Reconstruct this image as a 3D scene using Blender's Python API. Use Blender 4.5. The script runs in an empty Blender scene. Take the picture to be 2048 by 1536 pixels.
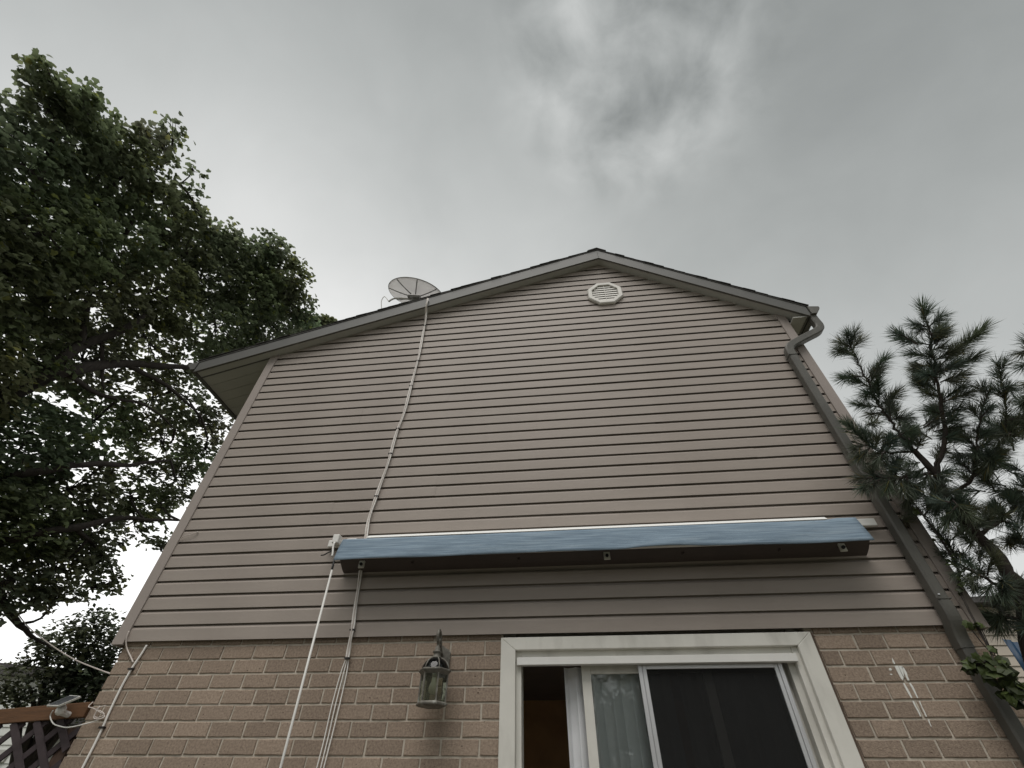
import bpy, bmesh, math, random
import numpy as np
from mathutils import Vector, Matrix
random.seed(7); rng = np.random.default_rng(7)
S = bpy.context.scene; COL = S.collection
PI = math.pi
# ------------------------------------------------------------------ camera
cd = bpy.data.cameras.new('camera'); cam = bpy.data.objects.new('camera', cd); COL.objects.link(cam)
cd.sensor_width = 36.0; cd.lens = 889.27/2048*36; cd.clip_end = 600; cd.clip_start = 0.05
YAW, PIT, ROL = (-0.121343, 0.755082, 0.013382)
fw = Vector((math.sin(YAW)*math.cos(PIT), math.cos(YAW)*math.cos(PIT), math.sin(PIT)))
r0 = Vector((math.cos(YAW), -math.sin(YAW), 0)); u0 = r0.cross(fw)
cr = r0*math.cos(ROL) + u0*math.sin(ROL); cu = -r0*math.sin(ROL) + u0*math.cos(ROL)
cam.matrix_world = Matrix(((cr.x, cu.x, -fw.x, 0), (cr.y, cu.y, -fw.y, -3.54), (cr.z, cu.z, -fw.z, 1.6), (0, 0, 0, 1)))
S.camera = cam
# ------------------------------------------------------------------ sky, sun, exposure
SUN_EL, SUN_AZ = math.radians(61), math.radians(190)     # azimuth from +y towards +x: the veiled sun stands behind the camera
W = bpy.data.worlds.new('World'); S.world = W; W.use_nodes = True
nt = W.node_tree; nt.nodes.clear()
def N(t, **k):
    n = nt.nodes.new(t)
    for a, v in k.items(): setattr(n, a, v)
    return n
def mth(op, a, b=None, clamp=False):
    n = N('ShaderNodeMath', operation=op, use_clamp=clamp)
    for i, v in enumerate((a, b)):
        if v is None: continue
        if isinstance(v, (int, float)): n.inputs[i].default_value = v
        else: nt.links.new(v, n.inputs[i])
    return n.outputs[0]
tc = N('ShaderNodeTexCoord'); D = tc.outputs['Generated']
sx = N('ShaderNodeSeparateXYZ'); nt.links.new(D, sx.inputs[0]); Zs = sx.outputs[2]
def dotp(v):
    n = N('ShaderNodeVectorMath', operation='DOT_PRODUCT'); nt.links.new(D, n.inputs[0])
    l = math.sqrt(sum(c*c for c in v)); n.inputs[1].default_value = [c/l for c in v]; return n.outputs['Value']
def noise(scale, detail, rough, dist=0.0, off=(0, 0, 0), st=(1, 1, 1)):
    mp = N('ShaderNodeMapping'); nt.links.new(D, mp.inputs[0]); mp.inputs['Location'].default_value = off; mp.inputs['Scale'].default_value = st
    n = N('ShaderNodeTexNoise'); nt.links.new(mp.outputs[0], n.inputs['Vector'])
    n.inputs['Scale'].default_value = scale; n.inputs['Detail'].default_value = detail; n.inputs['Roughness'].default_value = rough; n.inputs['Distortion'].default_value = dist
    return n.outputs['Fac']
glow = mth('POWER', mth('MAXIMUM', dotp((-.45, .76, .47)), 0.0), 2.2)
hor = mth('POWER', mth('SUBTRACT', 1.0, mth('MAXIMUM', Zs, 0.0), True), 1.4)
low = mth('POWER', mth('MAXIMUM', dotp((-.78, .60, .17)), 0.0), 6.0)
L = mth('ADD', .255, mth('MULTIPLY', glow, .50))
L = mth('ADD', L, mth('MULTIPLY', hor, .66))
L = mth('ADD', L, mth('MULTIPLY', low, 0.24))
n1 = noise(1.7, 4, .5, .2, (3.1, 1.7, .4), (1, 1, 1.2)); n2 = noise(4.2, 6, .55, .3, (1.3, 4.2, 2.2)); n3 = noise(8.0, 6, .5, .25, (7.1,3.4,1.9))
L = mth('MULTIPLY', L, mth('ADD', 1.0, mth('MULTIPLY', mth('SUBTRACT', n1, .5), 0.42)))
pm = N('ShaderNodeMapRange', interpolation_type='SMOOTHSTEP'); nt.links.new(dotp((.19, .19, .963)), pm.inputs[0])
pm.inputs[1].default_value = .955; pm.inputs[2].default_value = .995
L = mth('ADD', L, mth('MULTIPLY', pm.outputs[0], mth('MULTIPLY', mth('SUBTRACT', n3, .42), .75)))
L = mth('ADD', L, mth('MULTIPLY', mth('SUBTRACT', n2, .5), .13))
L = mth('MAXIMUM', L, .05)
cr_ = N('ShaderNodeMix', data_type='RGBA'); nt.links.new(mth('MULTIPLY', L, 1.1, True), cr_.inputs[0])
cr_.inputs[6].default_value = (.91, .985, .955, 1); cr_.inputs[7].default_value = (1.0, 1.0, .985, 1)
sc = N('ShaderNodeVectorMath', operation='SCALE'); nt.links.new(cr_.outputs[2], sc.inputs[0]); nt.links.new(L, sc.inputs['Scale'])
bgc = N('ShaderNodeBackground'); nt.links.new(sc.outputs[0], bgc.inputs[0]); bgc.inputs[1].default_value = .66
sky = N('ShaderNodeTexSky', sky_type='NISHITA'); sky.sun_disc = False; sky.sun_elevation = SUN_EL; sky.sun_rotation = SUN_AZ
bgs = N('ShaderNodeBackground'); nt.links.new(sky.outputs[0], bgs.inputs[0]); bgs.inputs[1].default_value = 0.06
mx = N('ShaderNodeMixShader'); mx.inputs[0].default_value = .95; nt.links.new(bgs.outputs[0], mx.inputs[1]); nt.links.new(bgc.outputs[0], mx.inputs[2])
ow = N('ShaderNodeOutputWorld'); nt.links.new(mx.outputs[0], ow.inputs[0])
sl = bpy.data.lights.new('sun', 'SUN'); sl.energy = 1.5; sl.angle = math.radians(44); sl.color = (1, .965, .92)
so = bpy.data.objects.new('sun', sl); COL.objects.link(so)
sd = Vector((math.sin(SUN_AZ)*math.cos(SUN_EL), math.cos(SUN_AZ)*math.cos(SUN_EL), math.sin(SUN_EL)))
so.rotation_euler = sd.to_track_quat('Z', 'Y').to_euler(); so.location = (0, -20, 30)
S.view_settings.view_transform = 'Standard'; S.view_settings.look = 'None'; S.view_settings.exposure = 0.6
S.view_settings.gamma = 1; S.view_settings.use_curve_mapping = False
S.cycles.max_bounces = 10; S.cycles.diffuse_bounces = 6; S.cycles.transmission_bounces = 8; S.cycles.transparent_max_bounces = 16

# ------------------------------------------------------------------ materials
def mat(name, col, rough=.6, var=.12, vs=6., bump=0., bs=60., st=(1, 1, 1), rand=0., metal=0., spec=.4, col2=None, attr=None, trans=0., dirt=None, alpha=0.):
    m = bpy.data.materials.new(name); m.use_nodes = True; t = m.node_tree; nd = t.nodes; lk = t.links
    p = nd['Principled BSDF']; p.inputs['Roughness'].default_value = rough; p.inputs['Metallic'].default_value = metal
    p.inputs['Specular IOR Level'].default_value = spec
    co = nd.new('ShaderNodeTexCoord'); mp = nd.new('ShaderNodeMapping'); lk.new(co.outputs['Object'], mp.inputs[0]); mp.inputs['Scale'].default_value = st
    vec = mp.outputs[0]
    if rand:
        oi = nd.new('ShaderNodeObjectInfo'); ad = nd.new('ShaderNodeVectorMath'); ad.operation = 'ADD'
        cmb = nd.new('ShaderNodeCombineXYZ'); mm = nd.new('ShaderNodeMath'); mm.operation = 'MULTIPLY'; mm.inputs[1].default_value = 37.
        lk.new(oi.outputs['Random'], mm.inputs[0]); lk.new(mm.outputs[0], cmb.inputs[0]); lk.new(mm.outputs[0], cmb.inputs[2])
        lk.new(vec, ad.inputs[0]); lk.new(cmb.outputs[0], ad.inputs[1]); vec = ad.outputs[0]
    n = nd.new('ShaderNodeTexNoise'); lk.new(vec, n.inputs['Vector']); n.inputs['Scale'].default_value = vs; n.inputs['Detail'].default_value = 6; n.inputs['Roughness'].default_value = .6
    mr = nd.new('ShaderNodeMapRange'); lk.new(n.outputs['Fac'], mr.inputs[0]); mr.inputs[1].default_value = .3; mr.inputs[2].default_value = .7
    mix = nd.new('ShaderNodeMix'); mix.data_type = 'RGBA'; lk.new(mr.outputs[0], mix.inputs[0])
    c1 = [c*(1-var) for c in col]; c2 = [min(1, c*(1+var)) for c in (col2 or col)]
    mix.inputs[6].default_value = (*c1, 1); mix.inputs[7].default_value = (*c2, 1)
    out = mix.outputs[2]
    def mulc(a, sock):
        k = nd.new('ShaderNodeMix'); k.data_type = 'RGBA'; k.blend_type = 'MULTIPLY'; k.inputs[0].default_value = 1; lk.new(a, k.inputs[6]); lk.new(sock, k.inputs[7]); return k.outputs[2]
    if rand:
        r1 = nd.new('ShaderNodeMapRange'); lk.new(oi.outputs['Random'], r1.inputs[0]); r1.inputs[3].default_value = 1-rand; r1.inputs[4].default_value = 1+rand
        out = mulc(out, r1.outputs[0])
    if attr:
        at = nd.new('ShaderNodeAttribute'); at.attribute_name = attr; out = mulc(out, at.outputs['Color'])
    if dirt:   # (colour, scale vector, threshold lo, hi, noise scale)
        dm = nd.new('ShaderNodeMapping'); lk.new(co.outputs['Object'], dm.inputs[0]); dm.inputs['Scale'].default_value = dirt[1]
        dvec = dm.outputs[0]
        if rand:
            a2 = nd.new('ShaderNodeVectorMath'); a2.operation = 'ADD'; lk.new(dvec, a2.inputs[0]); lk.new(cmb.outputs[0], a2.inputs[1]); dvec = a2.outputs[0]
        dn = nd.new('ShaderNodeTexNoise'); lk.new(dvec, dn.inputs['Vector']); dn.inputs['Scale'].default_value = dirt[4]; dn.inputs['Detail'].default_value = 5
        dr = nd.new('ShaderNodeMapRange'); lk.new(dn.outputs['Fac'], dr.inputs[0]); dr.inputs[1].default_value = dirt[2]; dr.inputs[2].default_value = dirt[3]
        k = nd.new('ShaderNodeMix'); k.data_type = 'RGBA'; lk.new(dr.outputs[0], k.inputs[0]); lk.new(out, k.inputs[6]); k.inputs[7].default_value = (*dirt[0], 1); out = k.outputs[2]
    lk.new(out, p.inputs['Base Color'])
    if bump:
        b = nd.new('ShaderNodeBump'); b.inputs['Strength'].default_value = bump; b.inputs['Distance'].default_value = .004
        bn = nd.new('ShaderNodeTexNoise'); lk.new(vec, bn.inputs['Vector']); bn.inputs['Scale'].default_value = bs; bn.inputs['Detail'].default_value = 6
        lk.new(bn.outputs['Fac'], b.inputs['Height']); lk.new(b.outputs[0], p.inputs['Normal'])
    o = nd['Material Output']; sh = p.outputs[0]
    if trans:
        tl = nd.new('ShaderNodeBsdfTranslucent'); lk.new(out, tl.inputs[0]); ms = nd.new('ShaderNodeMixShader'); ms.inputs[0].default_value = trans
        lk.new(sh, ms.inputs[1]); lk.new(tl.outputs[0], ms.inputs[2]); sh = ms.outputs[0]
    if alpha:
        tp = nd.new('ShaderNodeBsdfTransparent'); ms = nd.new('ShaderNodeMixShader'); ms.inputs[0].default_value = alpha
        lk.new(sh, ms.inputs[1]); lk.new(tp.outputs[0], ms.inputs[2]); sh = ms.outputs[0]
    lk.new(sh, o.inputs[0])
    return m
def glass(name, tint, dirt=.0, dcol=(.4, .4, .38)):
    m = bpy.data.materials.new(name); m.use_nodes = True; t = m.node_tree; nd = t.nodes; lk = t.links; nd.remove(nd['Principled BSDF'])
    tp = nd.new('ShaderNodeBsdfTransparent'); tp.inputs[0].default_value = (*tint, 1); gl = nd.new('ShaderNodeBsdfGlossy'); gl.inputs['Roughness'].default_value = .02
    fr = nd.new('ShaderNodeFresnel'); fr.inputs[0].default_value = 1.5; ms = nd.new('ShaderNodeMixShader'); lk.new(fr.outputs[0], ms.inputs[0]); lk.new(tp.outputs[0], ms.inputs[1]); lk.new(gl.outputs[0], ms.inputs[2])
    sh = ms.outputs[0]
    if dirt:
        df = nd.new('ShaderNodeBsdfDiffuse'); df.inputs[0].default_value = (*dcol, 1); m2 = nd.new('ShaderNodeMixShader'); m2.inputs[0].default_value = dirt
        lk.new(sh, m2.inputs[1]); lk.new(df.outputs[0], m2.inputs[2]); sh = m2.outputs[0]
    lk.new(sh, nd['Material Output'].inputs[0]); return m
MT = dict(
 siding=mat('vinyl_siding', (.312, .270, .238), .5, .06, 1.3, .25, 30, (1.2, 8, 8), spec=.3, dirt=((.262, .225, .197), (1.2, 1, .9), .46, .86, 1.1)),
 trim=mat('vinyl_trim', (.30, .26, .235), .5, .05, 3, .1, 40, spec=.3),
 fascia=mat('grey_fascia', (.10, .099, .093), .5, .07, 2, .1, 30, spec=.3),
 soffit=mat('soffit_vinyl', (.42, .415, .385), .55, .05, 3),
 gutter=mat('dark_gutter', (.085, .082, .072), .48, .15, 5, .1, 60, spec=.4, dirt=((.13, .125, .11), (1, 1, .4), .5, .8, 6)),
 shingle=mat('asphalt_shingle', (.05, .048, .045), .95, .35, 30, .8, 120, rand=.2),
 brick=mat('buff_brown_brick', (.258, .194, .152), .92, .19, 75, 1.0, 170, rand=.15, spec=.12, col2=(.32, .255, .20), dirt=((.075, .05, .035), (1, 1, 1.7), .66, .71, 42)),
 mortar=mat('mortar', (.50, .45, .38), .95, .18, 18, .9, 120, spec=.1),
 white=mat('white_painted_metal', (.65, .635, .585), .5, .07, 3, .1, 30, spec=.3, dirt=((.40, .385, .345), (2, 2, .7), .5, .85, 3.)),
 hood=mat('white_hood_metal', (.82, .82, .80), .35, .03, 5, spec=.5),
 white2=mat('white_plastic', (.72, .71, .68), .45, .05, 5, spec=.35),
 vent=mat('vent_plastic', (.62, .60, .56), .5, .06, 8, spec=.3),
 dark=mat('dark_gap', (.03, .026, .024), .8, .2, 5),
 caulk=mat('brown_caulk', (.10, .068, .05), .85, .3, 12, .5, 60),
 alu=mat('pale_aluminium', (.62, .62, .63), .35, .06, 4, metal=.5, spec=.5),
 curtain=mat('sheer_curtain', (.86, .87, .89), .9, .05, 6, .3, 300, trans=.2, spec=.05),
 roomlight=mat('pale_room_wall', (.68, .64, .58), .8, .05, 3),
 roomwall=mat('brown_room_wall', (.55, .33, .165), .8, .15, 3),
 roomceil=mat('room_ceiling', (.16, .13, .11), .9, .1, 3),
 blue=mat('blue_awning_cloth', (.140, .195, .255), .85, .14, 4, .6, 40, (.8, 24, 24), spec=.1, col2=(.225, .29, .35), dirt=((.30, .36, .41), (.6, 14, 14), .52, .85, 4.2)),
 flash=mat('brown_flashing', (.07, .055, .049), .5, .1, 5, spec=.3),
 black=mat('black_rubber', (.015, .015, .015), .6, .2, 5),
 lamp=mat('weathered_pewter', (.15, .14, .12), .6, .35, 25, .5, 80, metal=.25, spec=.4, dirt=((.28, .28, .25), (1, 1, 1), .52, .7, 30)),
 bulb=mat('frosted_bulb', (.85, .83, .75), .4, .03, 5, trans=.3),
 dish=mat('grey_dish', (.80, .79, .78), .5, .05, 4, spec=.3, trans=.6),
 dishd=mat('dish_bracket_grey', (.33, .325, .32), .5, .12, 10, spec=.4),
 cable=mat('white_coax', (.82, .795, .76), .5, .08, 9, spec=.3),
 cablep=mat('pink_grey_coax', (.56, .50, .46), .5, .08, 9, spec=.3),
 tie=mat('black_cable_tie', (.02, .018, .017), .5, .1, 5),
 rod=mat('white_rod', (.66, .65, .62), .4, .05, 5, spec=.4),
 cedar=mat('stained_timber', (.115, .055, .024), .75, .3, 6, .5, 40, (1, 1, 12)),
 lattice=mat('dark_lattice_wood', (.045, .033, .036), .8, .3, 10, .5, 60),
 fence=mat('fence_board', (.09, .055, .04), .8, .3, 6, .5, 50, (6, 6, 1), rand=.2),
 solar=mat('solar_cells', (.035, .038, .042), .3, .2, 20, spec=.5),
 bark=mat('grey_brown_bark', (.045, .038, .033), .95, .35, 10, 1, 60, (3, 3, 1)),
 leaf=mat('maple_leaf', (.142, .158, .104), .45, .1, 8, attr='tint', trans=.58, spec=.5),
 leaf2=mat('shrub_leaf', (.070, .084, .056), .6, .1, 8, attr='tint', trans=.2, spec=.3),
 pbark=mat('pine_bark', (.062, .05, .045), .95, .3, 14, 1, 70),
 needle=mat('pine_needle', (.110, .135, .098), .45, .1, 8, attr='tint', trans=.3, spec=.35),
 ivy=mat('ivy_leaf', (.034, .055, .016), .5, .35, 20, rand=.6, trans=.2, spec=.35, col2=(.05, .065, .018)),
 nsid=mat('white_neighbour_siding', (.60, .61, .58), .55, .05, 3, spec=.25),
 nroof=mat('neighbour_roof', (.07, .065, .065), .9, .3, 20, .5, 60),
 nbeige=mat('beige_neighbour_siding', (.47, .42, .36), .6, .06, 3, spec=.2),
 npane=mat('dark_window', (.02, .025, .03), .1, .1, 3, spec=.6),
 tarp=mat('blue_tarp', (.006, .038, .085), .5, .12, 6, .3, 20, spec=.4),
 paint=mat('white_paint', (.74, .74, .70), .6, .06, 30, .3, 80),
 grass=mat('lawn', (.115, .120, .070), .95, .3, 3, 1, 30, col2=(.14, .135, .09)),
 slab=mat('concrete_patio', (.15, .14, .125), .9, .2, 2, .5, 60),
 paneglass=glass('window_glass', (.965, .985, .975), .02, (.30, .36, .35)),
 lampglass=glass('smoked_lamp_glass', (.74, .76, .66), .20, (.17, .165, .125)),
 domeglass=glass('dark_dome_glass', (.18, .21, .20), .05, (.1, .1, .1)),
 mesh=mat('insect_screen', (.012, .012, .012), .6, .1, 5, alpha=.13, spec=.15),
)
# ------------------------------------------------------------------ builders
def empty(name, loc=(0, 0, 0), label=None, cat=None, group=None, kind=None):
    o = bpy.data.objects.new(name, None); COL.objects.link(o); o.location = loc; o.empty_display_size = .1
    return tag(o, label, cat, group, kind)
def tag(o, label=None, cat=None, group=None, kind=None):
    if label: o['label'] = label
    if cat: o['category'] = cat
    if group: o['group'] = group
    if kind: o['kind'] = kind
    return o
def link(name, me, parent=None, loc=(0, 0, 0)):
    o = bpy.data.objects.new(name, me); COL.objects.link(o); o.location = loc
    if parent: o.parent = parent
    return o
class MB:
    def __init__(s): s.v = []; s.f = []
    def add(s, vs, fs):
        b = len(s.v); s.v += [tuple(v) for v in vs]; s.f += [tuple(i+b for i in f) for f in fs]; return s
    def box(s, x0, x1, y0, y1, z0, z1):
        return s.add([(x0,y0,z0),(x1,y0,z0),(x1,y1,z0),(x0,y1,z0),(x0,y0,z1),(x1,y0,z1),(x1,y1,z1),(x0,y1,z1)],
                     [(0,3,2,1),(4,5,6,7),(0,1,5,4),(1,2,6,5),(2,3,7,6),(3,0,4,7)])
    def obox(s, c, ax, ay, az):     # centre and three half-axis vectors
        c = Vector(c); ax = Vector(ax); ay = Vector(ay); az = Vector(az)
        vs = [c+ax*i+ay*j+az*k for k in (-1, 1) for j in (-1, 1) for i in (-1, 1)]
        return s.add(vs, [(0,2,3,1),(4,5,7,6),(0,1,5,4),(1,3,7,5),(3,2,6,7),(2,0,4,6)])
    def bar(s, a, b, w, t, up=(0, 0, 1)):
        a = Vector(a); b = Vector(b); d = (b-a); l = d.length; d.normalize(); u = Vector(up); u = (u-d*u.dot(d)).normalized(); v = d.cross(u)
        return s.obox((a+b)/2, d*l/2, v*w/2, u*t/2)
    def prism(s, pts, a, b, axis='y'):   # polygon of (p,q) pushed along an axis
        n = len(pts)
        def mk(p, h): return {'y': (p[0], h, p[1]), 'x': (h, p[0], p[1]), 'z': (p[0], p[1], h)}[axis]
        vs = [mk(p, a) for p in pts] + [mk(p, b) for p in pts]
        return s.add(vs, [tuple(range(n))[::-1], tuple(range(n, 2*n))] + [(i, (i+1) % n, n+(i+1) % n, n+i) for i in range(n)])
    def strip(s, prof, a, b, axis='x'):  # open profile pushed along x
        n = len(prof); vs = [(a, p[0], p[1]) for p in prof]+[(b, p[0], p[1]) for p in prof]
        return s.add(vs, [(i, n+i, n+i+1, i+1) for i in range(n-1)])
    def tube(s, pts, r, n=8, cap=True):
        pts = [Vector(p) for p in pts]; m = len(pts); rs = r if isinstance(r, (list, tuple)) else [r]*m
        up = None; vs = []
        for i, p in enumerate(pts):
            d = (pts[min(i+1, m-1)]-pts[max(i-1, 0)]).normalized()
            if up is None: up = d.orthogonal().normalized()
            up = (up-d*up.dot(d)).normalized(); v = d.cross(up)
            for k in range(n):
                a = 2*PI*k/n; vs.append(p+(up*math.cos(a)+v*math.sin(a))*rs[i])
        fs = [(i*n+k, i*n+(k+1) % n, (i+1)*n+(k+1) % n, (i+1)*n+k) for i in range(m-1) for k in range(n)]
        if cap: fs += [tuple(range(n))[::-1], tuple(range((m-1)*n, m*n))]
        return s.add(vs, fs)
    def lathe(s, prof, c=(0, 0, 0), n=16, ph=0.):
        vs = [(c[0]+r*math.cos(ph+2*PI*k/n), c[1]+r*math.sin(ph+2*PI*k/n), c[2]+z) for r, z in prof for k in range(n)]
        return s.add(vs, [(i*n+k, i*n+(k+1) % n, (i+1)*n+(k+1) % n, (i+1)*n+k) for i in range(len(prof)-1) for k in range(n)])
    def mesh(s, name, m, smooth=False):
        me = bpy.data.meshes.new(name); me.from_pydata(s.v, [], s.f); me.update(); me.materials.append(m)
        bm = bmesh.new(); bm.from_mesh(me); bmesh.ops.recalc_face_normals(bm, faces=bm.faces); bm.to_mesh(me); bm.free()
        if smooth: me.polygons.foreach_set('use_smooth', [True]*len(me.polygons))
        return me
    def build(s, name, m, parent=None, smooth=False, bev=0., loc=(0, 0, 0), kind=None, wn=True):
        o = link(name, s.mesh(name, m, smooth), parent, loc)
        if bev:
            b = o.modifiers.new('bevel', 'BEVEL'); b.width = bev; b.segments = 2; b.limit_method = 'ANGLE'
        if kind: o['kind'] = kind
        return o
def smooth_path(pts, k=4):
    pts = [Vector(p) for p in pts]; out = []
    for i in range(len(pts)-1):
        p0 = pts[max(i-1, 0)]; p1 = pts[i]; p2 = pts[i+1]; p3 = pts[min(i+2, len(pts)-1)]
        for j in range(k):
            t = j/k; out.append(.5*((2*p1)+(p2-p0)*t+(2*p0-5*p1+4*p2-p3)*t*t+(3*p1-p0-3*p2+p3)*t**3))
    out.append(pts[-1]); return out
def fmesh(name, V, F, m, col=None):       # fast triangle mesh from numpy
    me = bpy.data.meshes.new(name); nv, nf = len(V), len(F)
    me.vertices.add(nv); me.vertices.foreach_set('co', np.asarray(V, np.float32).ravel())
    me.loops.add(nf*3); me.loops.foreach_set('vertex_index', np.asarray(F, np.int32).ravel())
    me.polygons.add(nf); me.polygons.foreach_set('loop_start', np.arange(nf, dtype=np.int32)*3)
    try: me.polygons.foreach_set('loop_total', np.full(nf, 3, np.int32))
    except Exception: pass
    me.update(calc_edges=True); me.materials.append(m)
    if col is not None:
        a = me.attributes.new('tint', 'FLOAT_COLOR', 'POINT'); a.data.foreach_set('color', np.asarray(col, np.float32).ravel())
    return me
CROWN = [(-6.331,-2.66,8.628,0.257,1.2),(-6.394,-2.816,8.588,0.119,1),(-6.315,-2.272,8.718,0.371,1.3),(-6.535,-2.442,8.407,0.271,1),(-6.704,-1.932,8.565,0.55,1.3),(-6.882,-2.345,8.039,0.364,0.8),(-6.947,-1.874,7.862,0.618,1.1),(-6.769,-1.469,8.663,0.624,1.3),(-6.388,-1.76,9.085,0.314,1.1),(-6.212,-1.616,9.459,0.296,1),(-5.973,-1.673,9.655,0.183,1),(-6.035,-1.08,9.704,0.115,0.9),(-6.272,-1.262,9.048,0.452,1.1),(-6.399,-0.695,9.016,0.502,1.1),(-6.465,-0.062,8.967,0.53,1.2),(-6.216,0.076,9.387,0.306,1.1),(-6.22,-0.295,9.412,0.241,1),(-6.064,0.19,9.721,0.257,1),(-6.209,-0.702,9.446,0.197,1),(-5.823,0.784,9.736,0.415,1.1),(-6.819,-1.191,7.312,0.769,1.3),(-6.708,-0.719,8.164,0.722,1.3),(-7.024,-0.893,6.566,0.734,1.3),(-7.023,-0.175,7.213,0.853,1.1),(-6.753,0.191,7.962,0.775,1.2),(-6.429,0.656,8.909,0.678,1.3),(-6.119,0.528,9.515,0.481,1.2),(-5.608,0.723,10.048,0.358,1.1),(-5.611,1.247,9.761,0.558,1.2),(-5.975,1.266,9.205,0.684,1.3),(-5.448,1.766,9.547,0.395,1.2),(-5.329,2.129,9.375,0.289,1),(-5.921,2.043,9.001,0.65,1.2),(-6.458,1.371,8.265,0.782,1),(-6.894,0.885,7.335,0.74,0.75),(-7.223,0.432,6.521,0.619,0.7),(-7.118,-0.292,6.048,0.61,0.85),(-6.194,2.0,8.498,0.522,1),(-6.874,1.967,7.13,0.612,0.75),(-6.665,2.708,6.976,0.445,0.8),(-6.974,1.547,6.648,0.61,0.55),(-7.209,1.181,5.831,0.664,0.75),(-7.139,0.64,5.145,0.684,0.95),(-7.032,2.191,6.263,0.626,0.6),(-6.823,2.963,6.45,0.437,0.7),(-7.215,1.513,4.882,0.662,0.85),(-7.151,2.375,5.324,0.461,0.55),(-6.995,2.874,5.854,0.459,0.6),(-7.147,1.234,4.271,0.665,1),(-7.17,2.156,4.483,0.492,0.9),(-7.075,2.651,5.009,0.334,0.6),(-6.996,2.823,5.421,0.352,0.6),(-7.086,1.852,3.913,0.481,1),(-7.12,1.581,3.618,0.45,0.8),(-6.989,2.492,4.232,0.259,0.8),(-6.904,3.239,4.829,0.208,0.7),(-6.93,2.806,4.007,0.185,0.7),(-7.099,2.003,3.476,0.213,0.6),(-7.076,2.293,3.663,0.211,0.7),(-7.026,2.597,3.866,0.223,0.6),(-6.961,-1.692,6.656,0.67,1.1),(-7.122,-0.465,5.311,0.667,1),(-7.134,0.516,4.173,0.599,1),(-6.78,-2.44,7.416,0.423,1)]
LIMBS = [[(-6.9,1.748,1.94,0.21000000000000002),(-7.258,0.985,3.194,0.189),(-7.354,0.212,4.344,0.168),(-7.358,0.098,5.04,0.1365),(-7.245,0.089,5.401,0.12075000000000001),(-6.993,0.07,5.649,0.10500000000000001),(-6.771,0.144,5.948,0.08925000000000001),(-6.624,0.607,6.548,0.063),(-6.171,1.262,7.083,0.036750000000000005),(-5.875,1.607,7.601,0.01575)],[(-7.129,0.073,5.628,0.08925000000000001),(-6.824,0.02,5.968,0.07875),(-6.768,0.065,6.406,0.06825),(-6.643,0.153,6.694,0.05775),(-6.487,0.207,7.026,0.04725),(-6.764,0.49,8.084,0.0315),(-6.431,0.514,8.697,0.01575)],[(-7.356,0.309,4.201,0.10500000000000001),(-7.264,0.599,4.504,0.063),(-6.775,0.696,4.644,0.052500000000000005),(-6.602,1.079,5.011,0.042),(-6.562,1.623,5.342,0.0315),(-6.416,2.052,5.708,0.01575)],[(-7.266,0.939,3.286,0.10500000000000001),(-7.249,1.145,3.769,0.063),(-6.797,1.214,4.054,0.052500000000000005),(-6.612,1.525,4.281,0.04725),(-6.596,2.01,4.668,0.036750000000000005),(-6.48,2.388,4.808,0.026250000000000002),(-6.302,2.782,4.993,0.0126)],[(-6.768,0.065,6.406,0.04725),(-6.692,-0.235,6.718,0.036750000000000005),(-7.042,-0.427,7.663,0.026250000000000002),(-6.852,-1.081,8.31,0.01575)],[(-7.354,0.212,4.344,0.14700000000000002),(-7.214,-0.562,5.665,0.10500000000000001),(-7.035,-1.227,6.888,0.07350000000000001),(-6.904,-1.665,7.698,0.04725),(-6.652,-2.182,8.387,0.021),(-6.406,-2.71,8.566,0.008400000000000001)],[(-7.035,-1.227,6.888,0.052500000000000005),(-6.955,-1.189,7.786,0.036750000000000005),(-6.543,-1.372,8.845,0.021),(-6.196,-1.504,9.442,0.0105)],[(-6.624,0.607,6.548,0.04725),(-6.435,1.206,6.637,0.0315),(-6.297,1.973,6.602,0.01575)],[(-6.771,0.144,5.948,0.042),(-6.708,0.681,5.969,0.0315),(-6.499,1.184,6.183,0.0189),(-6.369,1.778,6.123,0.0105)],[(-6.684,0.141,6.65,0.0315),(-6.707,0.458,6.274,0.0231),(-6.677,0.653,6.042,0.0126)],[(-7.198,1.118,3.075,0.07350000000000001),(-7.183,1.564,3.432,0.052500000000000005),(-7.224,2.07,3.283,0.0399),(-7.208,2.446,3.168,0.021),(-7.186,2.801,3.097,0.0063)],[(-6.612,1.525,4.281,0.0315),(-7.022,2.595,4.274,0.0189),(-6.924,2.879,4.032,0.008400000000000001)],[(-6.302,2.782,4.993,0.0105),(-6.308,2.782,4.689,0.008400000000000001),(-6.401,2.769,4.521,0.00525)],[(-6.764,0.49,8.084,0.0315),(-6.411,0.984,8.875,0.021),(-5.718,1.249,9.685,0.0126),(-5.518,0.784,10.077,0.0063)],[(-6.731,-0.666,8.267,0.0315),(-6.442,-1.029,8.962,0.021),(-6.202,-0.958,9.408,0.0126),(-6.04,-1.066,9.697,0.0063)]]
SHRUB = [(-8.365,4.125,3.479,0.527,1.3),(-8.172,4.253,3.778,0.371,1.2),(-8.582,3.91,3.36,0.331,1),(-8.137,4.462,3.017,0.387,1.2),(-8.439,3.869,2.854,0.282,1.0),(-8.076,4.72,3.452,0.358,1.3),(-8.571,3.554,2.881,0.342,1.1),(-8.243,4.239,2.824,0.291,1.0),(-8.043,4.838,3.02,0.418,1.3),(-8.151,4.265,3.21,0.302,1),(-8.021,4.75,2.828,0.305,1.2)]
FARLEAF = [(-6.344,3.988,11.554,0.288,1.2),(-6.623,4.025,11.342,0.429,1.2),(-6.18,4.234,11.468,0.349,1)]
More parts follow.
